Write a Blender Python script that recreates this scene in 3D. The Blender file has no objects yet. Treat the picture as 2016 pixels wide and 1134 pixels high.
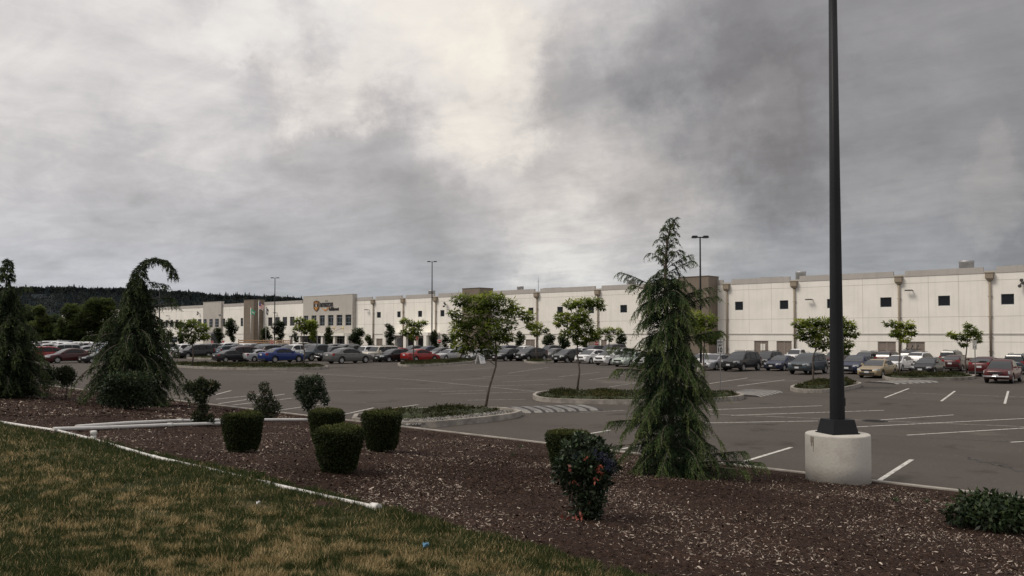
import bpy, bmesh, math, random
import numpy as np
from mathutils import Vector
SC = bpy.context.scene
COL = SC.collection
R = math.radians
PI = math.pi

# ---------------------------------------------------------------- camera
CAM_H = 3.0
YAW = R(42.2); PIT = R(1.6); FPX = 1622.0; SH = 45.7
cd = bpy.data.cameras.new('camera'); cam = bpy.data.objects.new('camera', cd); COL.objects.link(cam)
cam.location = (0, 0, CAM_H); cam.rotation_euler = (PI/2 + PIT, 0, YAW)
cd.sensor_width = 36; cd.lens = 36*FPX/2016; cd.shift_y = SH/2016; cd.clip_start = .1; cd.clip_end = 5000
SC.camera = cam

# ---------------------------------------------------------------- sky and light
SC.view_settings.view_transform = 'Standard'; SC.view_settings.look = 'None'
SC.view_settings.exposure = 0.0; SC.view_settings.gamma = 1.0
SC.render.engine = 'CYCLES'
SC.cycles.max_bounces = 6; SC.cycles.diffuse_bounces = 3; SC.cycles.glossy_bounces = 3; SC.cycles.transparent_max_bounces = 4
SUN_EL, SUN_AZ = 50, -150   # elevation; azimuth of the sun measured from +Y towards +X

def raydir(px, py):
    u = px-1008; w = -(py-567-SH)
    fy = FPX*math.cos(PIT)-w*math.sin(PIT); fz = FPX*math.sin(PIT)+w*math.cos(PIT)
    return Vector((u*math.cos(YAW)-fy*math.sin(YAW), u*math.sin(YAW)+fy*math.cos(YAW), fz))
def G(px, py, z=0.0):
    d = raydir(px, py); k = (z-CAM_H)/d.z
    return Vector((k*d.x, k*d.y, z))
SLOPE = 0.08
def zbed(Y): return SLOPE*(17.6-Y)
def GB(px, py):          # point on the sloping planting bed
    d = raydir(px, py); k = (SLOPE*17.6-CAM_H)/(d.z+SLOPE*d.y)
    return Vector((k*d.x, k*d.y, CAM_H+k*d.z))
def W(px, py, Y):        # point on the vertical plane at Y
    d = raydir(px, py); k = Y/d.y
    return Vector((k*d.x, Y, CAM_H+k*d.z))
def XW(px, Y): return W(px, 600, Y).x
FWD = Vector((-math.sin(YAW), math.cos(YAW), 0)); RGT = Vector((math.cos(YAW), math.sin(YAW), 0))
def depth(p): return p.x*FWD.x+p.y*FWD.y
def pxsize(p, n): return n*depth(p)/FPX       # metres spanned by n photo pixels at p

def make_world():
    w = bpy.data.worlds.new("World"); SC.world = w; w.use_nodes = True
    nt = w.node_tree; N = nt.nodes; L = nt.links; N.clear()
    def M(op, a, b=None, c=None):
        n = N.new('ShaderNodeMath'); n.operation = op
        for i, v in enumerate((a, b, c)):
            if v is None: continue
            if isinstance(v, (int, float)): n.inputs[i].default_value = v
            else: L.new(v, n.inputs[i])
        return n.outputs[0]
    def MR(v, a, b, c, d, t='SMOOTHSTEP'):
        n = N.new('ShaderNodeMapRange'); n.interpolation_type = t
        L.new(v, n.inputs[0])
        for i, x in enumerate((a, b, c, d)): n.inputs[i+1].default_value = x
        return n.outputs[0]
    geo = N.new('ShaderNodeTexCoord'); D = geo.outputs['Generated']
    nrm = N.new('ShaderNodeVectorMath'); nrm.operation = 'NORMALIZE'; L.new(D, nrm.inputs[0]); D = nrm.outputs[0]
    sep = N.new('ShaderNodeSeparateXYZ'); L.new(D, sep.inputs[0])
    z = sep.outputs[2]
    zz = M('ADD', M('MAXIMUM', z, 0.0), 0.13)
    comb = N.new('ShaderNodeCombineXYZ'); L.new(M('DIVIDE', sep.outputs[0], zz), comb.inputs[0]); L.new(M('DIVIDE', sep.outputs[1], zz), comb.inputs[1])
    P = comb.outputs[0]
    def noise(vec, scale, det, rough, dist=0.0, off=(0, 0, 0), sc=(1, 1, 1), rot=0):
        mp = N.new('ShaderNodeMapping'); L.new(vec, mp.inputs[0]); mp.inputs['Location'].default_value = off; mp.inputs['Scale'].default_value = sc
        mp.inputs['Rotation'].default_value = (0, 0, rot)
        n = N.new('ShaderNodeTexNoise'); L.new(mp.outputs[0], n.inputs['Vector'])
        n.inputs['Scale'].default_value = scale; n.inputs['Detail'].default_value = det; n.inputs['Roughness'].default_value = rough; n.inputs['Distortion'].default_value = dist
        return n.outputs[0]
    n1 = noise(P, .85, 7, .56, .5, (3.1, 1.7, 0), (1, 1, 1), 0)
    n2 = noise(P, 2.0, 7, .58, 1.4, (8.3, 2.2, 0), (1.0, .7, 1), .9)
    n4 = noise(P, 5.5, 6, .6, .5, (2.3, 7.2, 0), (.55, 1.0, 1), .5)
    n3 = noise(D, 5.0, 10, .62, .35, (1, 5, 2), (1, 1, 2.4))
    # warp the direction so that the light and dark masses get uneven outlines
    wn = N.new('ShaderNodeTexNoise'); L.new(D, wn.inputs['Vector']); wn.inputs['Scale'].default_value = 9; wn.inputs['Detail'].default_value = 8; wn.inputs['Roughness'].default_value = .62
    sub = N.new('ShaderNodeVectorMath'); sub.operation = 'SUBTRACT'; L.new(wn.outputs['Color'], sub.inputs[0]); sub.inputs[1].default_value = (.5, .5, .5)
    scl = N.new('ShaderNodeVectorMath'); scl.operation = 'SCALE'; L.new(sub.outputs[0], scl.inputs[0]); scl.inputs['Scale'].default_value = .26
    ad = N.new('ShaderNodeVectorMath'); ad.operation = 'ADD'; L.new(D, ad.inputs[0]); L.new(scl.outputs[0], ad.inputs[1])
    nn = N.new('ShaderNodeVectorMath'); nn.operation = 'NORMALIZE'; L.new(ad.outputs[0], nn.inputs[0]); DW = nn.outputs[0]
    B = None
    # (photo x, y, radius in degrees, change of brightness): the bright breaks and the dark banks of the cloud deck
    blobs = SKY_BLOBS
    for (px, py, rad, amt) in blobs:
        d = raydir(px, py).normalized()
        dt = N.new('ShaderNodeVectorMath'); dt.operation = 'DOT_PRODUCT'; L.new(DW, dt.inputs[0]); dt.inputs[1].default_value = d
        m = MR(dt.outputs['Value'], math.cos(R(rad)), 1.0, 0.0, amt)
        B = m if B is None else M('ADD', B, m)
    B = M('ADD', B, SKY_BASE)
    tex = M('ADD', M('MULTIPLY', M('SUBTRACT', n1, .5), SKY_N[0]), M('ADD', M('MULTIPLY', M('SUBTRACT', n2, .5), SKY_N[1]), M('ADD', M('MULTIPLY', M('SUBTRACT', n3, .5), SKY_N[2]), M('MULTIPLY', M('SUBTRACT', n4, .5), SKY_N[3]))))
    B = M('MULTIPLY', B, M('ADD', 1.0, tex))
    B = M('MAXIMUM', B, .06)
    ramp = N.new('ShaderNodeValToRGB'); L.new(B, ramp.inputs[0]); cr = ramp.color_ramp
    cr.elements[0].position = .10; cr.elements[0].color = (.110, .103, .106, 1)
    cr.elements[1].position = 1.0; cr.elements[1].color = (1.0, .955, .885, 1)
    for p, c in ((.22, (.20, .19, .192)), (.34, (.305, .295, .300)), (.46, (.425, .41, .408)), (.60, (.59, .563, .565)), (.76, (.81, .775, .752))):
        e = cr.elements.new(p); e.color = (*c, 1)
    # cooler towards the left horizon, warmer in the break above the warehouse
    # overcast zenith is brighter than the horizon
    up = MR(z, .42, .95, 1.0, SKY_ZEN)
    hz = MR(z, .0, .20, 1.0, 0.0); cm = N.new('ShaderNodeMix'); cm.data_type = 'RGBA'; cm.blend_type = 'MULTIPLY'; L.new(hz, cm.inputs[0]); L.new(ramp.outputs[0], cm.inputs[6]); cm.inputs[7].default_value = (.91, .985, 1.06, 1)
    wsum = None       # thinner cloud lets warmer light through in the breaks
    for (px, py, rad, amt) in ((1230, 490, 10, 1.0), (1000, 430, 9, .5), (930, 90, 10, .7), (1010, 175, 6, .5), (640, 190, 5, .7), (1960, 385, 4, .6), (1500, 230, 5, .4)):
        d = raydir(px, py).normalized(); dt = N.new('ShaderNodeVectorMath'); dt.operation = 'DOT_PRODUCT'; L.new(DW, dt.inputs[0]); dt.inputs[1].default_value = d
        m = MR(dt.outputs['Value'], math.cos(R(rad)), 1.0, 0.0, amt); wsum = m if wsum is None else M('ADD', wsum, m)
    cm2 = N.new('ShaderNodeMix'); cm2.data_type = 'RGBA'; cm2.blend_type = 'MULTIPLY'; L.new(M('MINIMUM', wsum, 1.0), cm2.inputs[0]); L.new(cm.outputs[2], cm2.inputs[6]); cm2.inputs[7].default_value = (1.02, .995, .945, 1); cm = cm2
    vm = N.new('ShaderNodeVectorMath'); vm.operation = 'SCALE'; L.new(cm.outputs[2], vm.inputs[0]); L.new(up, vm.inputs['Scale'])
    sky = N.new('ShaderNodeTexSky'); sky.sky_type = 'NISHITA'; sky.sun_disc = False
    sky.sun_elevation = R(SUN_EL); sky.sun_rotation = R(SUN_AZ)
    bg1 = N.new('ShaderNodeBackground'); L.new(sky.outputs[0], bg1.inputs[0]); bg1.inputs[1].default_value = .05
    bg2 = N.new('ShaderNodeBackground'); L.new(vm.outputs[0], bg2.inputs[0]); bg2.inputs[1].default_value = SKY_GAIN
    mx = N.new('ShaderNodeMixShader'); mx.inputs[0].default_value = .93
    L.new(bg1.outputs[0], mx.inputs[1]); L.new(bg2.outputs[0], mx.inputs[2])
    out = N.new('ShaderNodeOutputWorld'); L.new(mx.outputs[0], out.inputs[0])
    w.cycles.sampling_method = 'MANUAL'; w.cycles.sample_map_resolution = 512
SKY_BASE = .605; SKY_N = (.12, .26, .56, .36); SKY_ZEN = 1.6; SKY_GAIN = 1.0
SKY_BLOBS = [(940, 60, 12, .17), (830, 30, 8, .08), (640, 190, 4, .14), (470, 70, 4, .08), (1000, 170, 5, .14), (450, 60, 5, .06), (120, 120, 26, .08),
             (1270, 430, 10, .22), (1060, 420, 9, .08), (700, 290, 6, -.05), (530, 270, 4, -.04), (880, 480, 6, -.05), (800, 200, 6, -.04),
             (1280, 200, 13, -.12), (1200, 40, 7, .10), (1130, 260, 5, -.02), (2050, 160, 40, -.27), (1560, 300, 9, -.05), (1960, 520, 11, -.05),
             (1470, 220, 3.5, .08), (1960, 385, 4, .10), (1800, 240, 6, .03), (1700, 530, 8, .10), (720, 560, 13, -.13), (150, 560, 12, -.10), (430, 480, 8, -.05)]
make_world()
sl = bpy.data.lights.new('sun', 'SUN'); so = bpy.data.objects.new('sun', sl); COL.objects.link(so)
sl.energy = 2.1; sl.angle = R(24); sl.color = (1.0, .91, .80)
sv = Vector((math.sin(R(SUN_AZ))*math.cos(R(SUN_EL)), math.cos(R(SUN_AZ))*math.cos(R(SUN_EL)), math.sin(R(SUN_EL))))
so.rotation_euler = sv.to_track_quat('Z', 'Y').to_euler(); so.location = (0, 0, 60)

# ---------------------------------------------------------------- object helpers
def tag(o, label=None, cat=None, group=None, kind=None):
    if label: o['label'] = label
    if cat: o['category'] = cat
    if group: o['group'] = group
    if kind: o['kind'] = kind
    return o
def empty(name, loc=(0, 0, 0), rz=0.0, scale=1.0):
    o = bpy.data.objects.new(name, None); COL.objects.link(o); o.empty_display_size = .2
    o.location = loc; o.rotation_euler = (0, 0, rz); o.scale = (scale,)*3
    return o
def link(name, me, parent=None, loc=None):
    o = bpy.data.objects.new(name, me); COL.objects.link(o)
    if parent: o.parent = parent
    if loc is not None: o.location = loc
    return o
def copy_tree(o, parent=None):
    c = o.copy(); COL.objects.link(c)
    if parent: c.parent = parent
    for ch in list(o.children): copy_tree(ch, c)
    return c

class Geo:
    def __init__(s): s.v = []; s.f = []; s.m = []; s.sm = []
    def add(s, vs, fs, mi=0, smooth=False):
        b = len(s.v); s.v += [tuple(v) for v in vs]
        for f in fs: s.f.append(tuple(b+i for i in f)); s.m.append(mi); s.sm.append(smooth)
        return s
    def box(s, c, d, rz=0.0, mi=0, taper=1.0):
        cx, cy, cz = c; x, y, z = d[0]/2, d[1]/2, d[2]/2; co, si = math.cos(rz), math.sin(rz); vs = []
        for k, t in ((-1, 1.0), (1, taper)):
            for (i, j) in ((-1, -1), (1, -1), (1, 1), (-1, 1)):
                a, b = i*x*t, j*y*t; vs.append((cx+a*co-b*si, cy+a*si+b*co, cz+k*z))
        return s.add(vs, [(3, 2, 1, 0), (4, 5, 6, 7), (0, 1, 5, 4), (1, 2, 6, 5), (2, 3, 7, 6), (3, 0, 4, 7)], mi)
    def bounds(s, x0, x1, y0, y1, z0, z1, mi=0):
        return s.box(((x0+x1)/2, (y0+y1)/2, (z0+z1)/2), (x1-x0, y1-y0, z1-z0), 0, mi)
    def tube(s, pts, rad, n=8, mi=0, cap=True, smooth=True):
        pts = [Vector(p) for p in pts]; k = len(pts)
        if isinstance(rad, (int, float)): rad = [rad]*k
        vs = []; prev = None
        for i, p in enumerate(pts):
            t = (pts[min(i+1, k-1)]-pts[max(i-1, 0)]).normalized()
            if prev is None:
                a = Vector((0, 0, 1)) if abs(t.z) < .9 else Vector((1, 0, 0)); u = t.cross(a).normalized()
            else: u = (prev-t*prev.dot(t)).normalized()
            prev = u; w = t.cross(u)
            for j in range(n):
                an = 2*PI*j/n; vs.append(p+(u*math.cos(an)+w*math.sin(an))*rad[i])
        fs = [(i*n+j, i*n+(j+1) % n, (i+1)*n+(j+1) % n, (i+1)*n+j) for i in range(k-1) for j in range(n)]
        s.add(vs, fs, mi, smooth)
        if cap:
            b = len(s.v)-len(vs); s.f.append(tuple(b+j for j in range(n))[::-1]); s.m.append(mi); s.sm.append(False)
            s.f.append(tuple(b+(k-1)*n+j for j in range(n))); s.m.append(mi); s.sm.append(False)
        return s
    def lathe(s, prof, n=24, c=(0, 0, 0), mi=0, smooth=True, axis='z', cap=True):
        vs = []
        for (r, z) in prof:
            for j in range(n):
                a = 2*PI*j/n
                p = (r*math.cos(a), r*math.sin(a), z)
                if axis == 'x': p = (z, p[0], p[1])
                if axis == 'y': p = (p[0], z, p[1])
                vs.append((c[0]+p[0], c[1]+p[1], c[2]+p[2]))
        fs = [(i*n+j, i*n+(j+1) % n, (i+1)*n+(j+1) % n, (i+1)*n+j) for i in range(len(prof)-1) for j in range(n)]
        s.add(vs, fs, mi, smooth)
        b = len(s.v)-len(vs)
        if cap and prof[0][0] > 1e-4: s.f.append(tuple(b+j for j in range(n))[::-1]); s.m.append(mi); s.sm.append(False)
        if cap and prof[-1][0] > 1e-4: s.f.append(tuple(b+(len(prof)-1)*n+j for j in range(n))); s.m.append(mi); s.sm.append(False)
        return s
    def prism(s, poly, z0, z1, mi=0, mi_top=None, sides=True):      # poly: list of (x, y), counter-clockwise
        n = len(poly); vs = [(x, y, z0) for x, y in poly]+[(x, y, z1) for x, y in poly]
        if sides: s.add(vs, [(i, (i+1) % n, n+(i+1) % n, n+i) for i in range(n)], mi)
        s.add(vs[n:], [tuple(range(n))], mi if mi_top is None else mi_top)
        return s
    def mesh(s, name, mats):
        me = bpy.data.meshes.new(name); me.from_pydata(s.v, [], s.f)
        if not isinstance(mats, (list, tuple)): mats = [mats]
        for m in mats: me.materials.append(m)
        me.polygons.foreach_set('material_index', s.m); me.polygons.foreach_set('use_smooth', s.sm); me.update()
        return me
    def fix(s, me):
        bm = bmesh.new(); bm.from_mesh(me); bmesh.ops.recalc_face_normals(bm, faces=bm.faces); bm.to_mesh(me); bm.free(); return me
    def obj(s, name, mats, parent=None, loc=None):
        return link(name, s.fix(s.mesh(name, mats)), parent, loc)

# ---------------------------------------------------------------- materials
def mat(name, col, rough=.7, metal=0.0, spec=.5, noise=0.0, nscale=3.0, col2=None, bump=0.0, bscale=40.0, coat=0.0, attr=None, ramp=None, trans=0.0, emit=None, coords='Object', detail=6, rlo=.35, rhi=.65):
    m = bpy.data.materials.new(name); m.use_nodes = True; nt = m.node_tree; N = nt.nodes; L = nt.links
    b = N['Principled BSDF']; b.inputs['Base Color'].default_value = (*col, 1); b.inputs['Roughness'].default_value = rough
    b.inputs['Metallic'].default_value = metal; b.inputs['Specular IOR Level'].default_value = spec
    if coat: b.inputs['Coat Weight'].default_value = coat; b.inputs['Coat Roughness'].default_value = .06
    tc = N.new('ShaderNodeTexCoord')
    if attr:
        a = N.new('ShaderNodeAttribute'); a.attribute_name = attr; r = N.new('ShaderNodeValToRGB'); L.new(a.outputs['Fac'], r.inputs[0])
        els = r.color_ramp.elements
        els[0].position, els[0].color = ramp[0][0], (*ramp[0][1], 1); els[1].position, els[1].color = ramp[-1][0], (*ramp[-1][1], 1)
        for p, c in ramp[1:-1]: e = els.new(p); e.color = (*c, 1)
        L.new(r.outputs[0], b.inputs['Base Color'])
    elif noise or col2:
        n = N.new('ShaderNodeTexNoise'); L.new(tc.outputs[coords], n.inputs['Vector']); n.inputs['Scale'].default_value = nscale; n.inputs['Detail'].default_value = detail; n.inputs['Roughness'].default_value = .62
        r = N.new('ShaderNodeValToRGB'); L.new(n.outputs[0], r.inputs[0])
        c2 = col2 or tuple(c*(1-noise) for c in col); c1 = col if col2 else tuple(min(1, c*(1+noise)) for c in col)
        r.color_ramp.elements[0].position = rlo; r.color_ramp.elements[0].color = (*c2, 1); r.color_ramp.elements[1].position = rhi; r.color_ramp.elements[1].color = (*c1, 1)
        L.new(r.outputs[0], b.inputs['Base Color'])
    if bump:
        n = N.new('ShaderNodeTexNoise'); L.new(tc.outputs[coords], n.inputs['Vector']); n.inputs['Scale'].default_value = bscale; n.inputs['Detail'].default_value = 4
        bp = N.new('ShaderNodeBump'); bp.inputs['Strength'].default_value = bump; bp.inputs['Distance'].default_value = .02; L.new(n.outputs[0], bp.inputs['Height']); L.new(bp.outputs[0], b.inputs['Normal'])
    if trans:
        # thin leaves let a little light through
        tr = N.new('ShaderNodeBsdfTranslucent'); mx = N.new('ShaderNodeMixShader'); mx.inputs[0].default_value = trans
        src = b.inputs['Base Color'].links[0].from_socket if b.inputs['Base Color'].links else None
        if src: L.new(src, tr.inputs[0])
        else: tr.inputs[0].default_value = (*col, 1)
        L.new(b.outputs[0], mx.inputs[1]); L.new(tr.outputs[0], mx.inputs[2]); L.new(mx.outputs[0], N['Material Output'].inputs[0])
    if emit: b.inputs['Emission Color'].default_value = (*col, 1); b.inputs['Emission Strength'].default_value = emit
    return m

def ground_mat(name, layers, rough=.9, bump=.3, bscale=60, spec=.12):
    """layers: (colour, noise scale, lo, hi, detail, (sx,sy)) mixed one over the other by noise; first entry is the base colour"""
    m = bpy.data.materials.new(name); m.use_nodes = True; nt = m.node_tree; N = nt.nodes; L = nt.links
    b = N['Principled BSDF']; b.inputs['Roughness'].default_value = rough; b.inputs['Specular IOR Level'].default_value = spec
    tc = N.new('ShaderNodeTexCoord'); cur = None
    for i, ly in enumerate(layers):
        if i == 0:
            rgb = N.new('ShaderNodeRGB'); rgb.outputs[0].default_value = (*ly, 1); cur = rgb.outputs[0]; continue
        col, sc_, lo, hi, det, st = ly
        mp = N.new('ShaderNodeMapping'); L.new(tc.outputs['Object'], mp.inputs[0]); mp.inputs['Scale'].default_value = (st[0], st[1], 1); mp.inputs['Location'].default_value = (i*3.7, i*1.3, 0)
        n = N.new('ShaderNodeTexNoise'); L.new(mp.outputs[0], n.inputs['Vector']); n.inputs['Scale'].default_value = sc_; n.inputs['Detail'].default_value = det; n.inputs['Roughness'].default_value = .6
        mr = N.new('ShaderNodeMapRange'); L.new(n.outputs[0], mr.inputs[0]); mr.inputs[1].default_value = lo; mr.inputs[2].default_value = hi
        mx = N.new('ShaderNodeMix'); mx.data_type = 'RGBA'; L.new(mr.outputs[0], mx.inputs[0]); L.new(cur, mx.inputs[6]); mx.inputs[7].default_value = (*col, 1)
        cur = mx.outputs[2]
    L.new(cur, b.inputs['Base Color'])
    n = N.new('ShaderNodeTexNoise'); L.new(tc.outputs['Object'], n.inputs['Vector']); n.inputs['Scale'].default_value = bscale; n.inputs['Detail'].default_value = 5
    bp = N.new('ShaderNodeBump'); bp.inputs['Strength'].default_value = bump; bp.inputs['Distance'].default_value = .02; L.new(n.outputs[0], bp.inputs['Height']); L.new(bp.outputs[0], b.inputs['Normal'])
    return m

# ---------------------------------------------------------------- many small faces at once
def soup(name, verts, nper, mats, tint=None, parent=None, mi=None):
    """verts (N*nper,3): every nper vertices make one face"""
    verts = np.asarray(verts, dtype=np.float32).reshape(-1, 3); nf = len(verts)//nper
    me = bpy.data.meshes.new(name); me.vertices.add(len(verts)); me.vertices.foreach_set('co', verts.ravel())
    me.loops.add(nf*nper); me.loops.foreach_set('vertex_index', np.arange(nf*nper, dtype=np.int32))
    me.polygons.add(nf); me.polygons.foreach_set('loop_start', np.arange(0, nf*nper, nper, dtype=np.int32))
    if not isinstance(mats, (list, tuple)): mats = [mats]
    for m in mats: me.materials.append(m)
    if mi is not None: me.polygons.foreach_set('material_index', np.asarray(mi, dtype=np.int32))
    if tint is not None:
        a = me.attributes.new('tint', 'FLOAT', 'POINT'); a.data.foreach_set('value', np.repeat(np.asarray(tint, dtype=np.float32), nper))
    me.update(calc_edges=True); me.validate()
    return link(name, me, parent)
def unit(a): return a/np.maximum(np.linalg.norm(a, axis=1, keepdims=True), 1e-9)
def leaves(C, D, L, Wd, rng, flat=None):
    """rhombic leaves at C pointing along D; returns (N*4,3)"""
    n = len(C); D = unit(D); r = rng.normal(size=(n, 3)) if flat is None else flat+rng.normal(size=(n, 3))*.35
    S = unit(np.cross(D, r)); L = np.broadcast_to(np.asarray(L), (n,))[:, None]; Wd = np.broadcast_to(np.asarray(Wd), (n,))[:, None]
    N_ = np.cross(D, S)
    out = np.empty((n, 4, 3)); out[:, 0] = C; out[:, 1] = C+D*L*.45+S*Wd*.5+N_*L*.06; out[:, 2] = C+D*L; out[:, 3] = C+D*L*.45-S*Wd*.5+N_*L*.06
    return out.reshape(-1, 3)
def tris(C, D, L, Wd, rng):
    n = len(C); D = unit(D); S = unit(np.cross(D, rng.normal(size=(n, 3))))
    L = np.broadcast_to(np.asarray(L), (n,))[:, None]; Wd = np.broadcast_to(np.asarray(Wd), (n,))[:, None]
    out = np.empty((n, 3, 3)); out[:, 0] = C-S*Wd*.5; out[:, 1] = C+S*Wd*.5; out[:, 2] = C+D*L
    return out.reshape(-1, 3)
def sphere_dirs(n, rng): return unit(rng.normal(size=(n, 3)))
# ================================================================ ground, lot, beds
M_asph = ground_mat('asphalt', [(.072, .063, .055), ((.092, .081, .071), .09, .35, .65, 4, (1, 1)), ((.076, .067, .059), .35, .50, .70, 6, (1, .25)), ((.112, .100, .088), 9, .55, .75, 3, (1, 1)), ((.068, .06, .053), 28, .5, .8, 2, (1, 1)), ((.074, .064, .056), .18, .52, .62, 8, (.15, 1.6)), ((.048, .041, .036), .55, .60, .70, 4, (1, .7)), ((.118, .106, .093), .13, .60, .68, 9, (1, 1))], .88, .25, 90)
M_mulch = ground_mat('mulch_soil', [(.031, .018, .013), ((.048, .028, .020), 1.2, .4, .65, 5, (1, 1)), ((.024, .015, .012), 14, .45, .6, 4, (1, 1)), ((.085, .06, .048), 40, .58, .70, 3, (1, 1))], 1, .9, 55)
M_soil = ground_mat('lawn_soil', [(.036, .038, .016), ((.055, .054, .021), .9, .45, .65, 6, (1, 1)), ((.10, .078, .040), 1.1, .5, .62, 8, (1, 1)), ((.03, .033, .014), 18, .5, .65, 3, (1, 1))], 1, .8, 60)
M_conc = mat('concrete', (.27, .25, .22), .9, spec=.2, noise=.30, nscale=2.5, bump=.3, bscale=60)
M_earth = ground_mat('far_ground', [(.05, .055, .03), ((.07, .07, .045), .02, .4, .6, 4, (1, 1))], 1, .2, 1)
M_line = mat('road_paint', (.52, .51, .47), .7, col2=(.20, .19, .175), nscale=6, rlo=.36, rhi=.5)
M_linef2 = mat('faded_bar_paint', (.24, .23, .21), .8, col2=(.09, .08, .07), nscale=4, rlo=.32, rhi=.47)
M_linef = mat('worn_paint', (.34, .33, .305), .8, col2=(.125, .117, .107), nscale=5, rlo=.40, rhi=.58)

g = Geo(); g.add([(-2500, -2500, -.06), (2500, -2500, -.06), (2500, 2500, -.06), (-2500, 2500, -.06)], [(0, 1, 2, 3)])
tag(g.obj('ground', M_earth), kind='structure')
g = Geo(); g.add([(-360, 16.9, 0), (60, 16.9, 0), (60, 150, 0), (-360, 150, 0)], [(0, 1, 2, 3)])
tag(g.obj('parking_lot', M_asph), kind='structure')

def terrain(name, m, x0, x1, y0, y1, nx, ny, zf):
    vs = []; fs = []
    for j in range(ny+1):
        for i in range(nx+1):
            x = x0+(x1-x0)*i/nx; y = y0+(y1-y0)*j/ny; vs.append((x, y, zf(x, y)))
    for j in range(ny):
        for i in range(nx):
            a = j*(nx+1)+i; fs.append((a, a+1, a+nx+2, a+nx+1))
    g = Geo(); g.add(vs, fs, 0, True); return g.obj(name, m)
def lump(x, y): return .018*math.sin(1.7*x+.6*y)+.014*math.sin(2.9*y-1.1*x)+.010*math.sin(5.1*x+3.3*y)
def border(x): return 6.35+.22*math.sin(.35*x)-.45*max(0, 1-abs(x+2)/5)
def zmulch(x, y): return max(zbed(y), .10 if y > 16.3 else -1)+lump(x, y)*min(1, (16.8-y)/1.5)
def zlawn(x, y): return zbed(y)+.02+lump(x*.7, y*.7)*.8
YK = 16.82
tag(terrain('mulch_bed', M_mulch, -110, 30, 4.9, YK+.01, 420, 48, zmulch), kind='structure')
# lawn: its far edge follows the border
def lawn():
    nx, ny = 300, 40; vs = []; fs = []
    for j in range(ny+1):
        for i in range(nx+1):
            x = -110+140*i/nx; yb = border(x); y = -14+(yb+14)*j/ny
            vs.append((x, y, zlawn(x, y)+.015-(.05 if j == ny else 0)))
    for j in range(ny):
        for i in range(nx):
            a = j*(nx+1)+i; fs.append((a, a+1, a+nx+2, a+nx+1))
    g = Geo(); g.add(vs, fs, 0, True); return g.obj('lawn', M_soil)
tag(lawn(), kind='structure')
# kerb along the bed
g = Geo(); x = -110.0
while x < 30:
    x2 = min(x+3.05, 30); g.bounds(x, x2-.012, YK, YK+.15, -.05, .125); x = x2
tag(g.obj('kerb', M_conc), kind='structure')

# ---- planted islands
M_cover = mat('ground_cover', (.05, .06, .02), .9, spec=.15, attr='tint', ramp=[(0, (.018, .022, .008)), (.5, (.040, .045, .015)), (.85, (.072, .068, .024)), (1, (.10, .062, .030))], trans=.15)
M_bark = ground_mat('island_soil', [(.05, .035, .025), ((.08, .06, .042), 3, .4, .6, 4, (1, 1))], 1, .5, 40)
M_gravel = mat('gravel_stone', (.3, .3, .28), .9, spec=.15, attr='tint', ramp=[(0, (.07, .068, .062)), (.6, (.17, .16, .145)), (1, (.36, .35, .32))])
rng = np.random.default_rng(7)
def offset_poly(poly, d):
    n = len(poly); out = []; area = sum(poly[i][0]*poly[(i+1) % n][1]-poly[(i+1) % n][0]*poly[i][1] for i in range(n)); s = 1 if area > 0 else -1
    for i in range(n):
        p0, p1, p2 = Vector(poly[i-1]), Vector(poly[i]), Vector(poly[(i+1) % n])
        a = (p1-p0).normalized(); b = (p2-p1).normalized(); na = Vector((-a.y, a.x))*s; nb = Vector((-b.y, b.x))*s
        m = (na+nb); m = m/max(m.length_squared/2, .25); out.append(tuple(p1+m*d))
    return out
def smooth_poly(poly, it=2):
    for _ in range(it):
        q = []; n = len(poly)
        for i in range(n):
            a, b = Vector(poly[i]), Vector(poly[(i+1) % n]); q += [tuple(a*.75+b*.25), tuple(a*.25+b*.75)]
        poly = q
    return poly
def inside(P, poly):
    x, y = P[:, 0], P[:, 1]; r = np.zeros(len(P), bool); n = len(poly); j = n-1
    for i in range(n):
        xi, yi = poly[i]; xj, yj = poly[j]
        c = ((yi > y) != (yj > y)) & (x < (xj-xi)*(y-yi)/(yj-yi+1e-12)+xi); r ^= c; j = i
    return r
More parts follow.
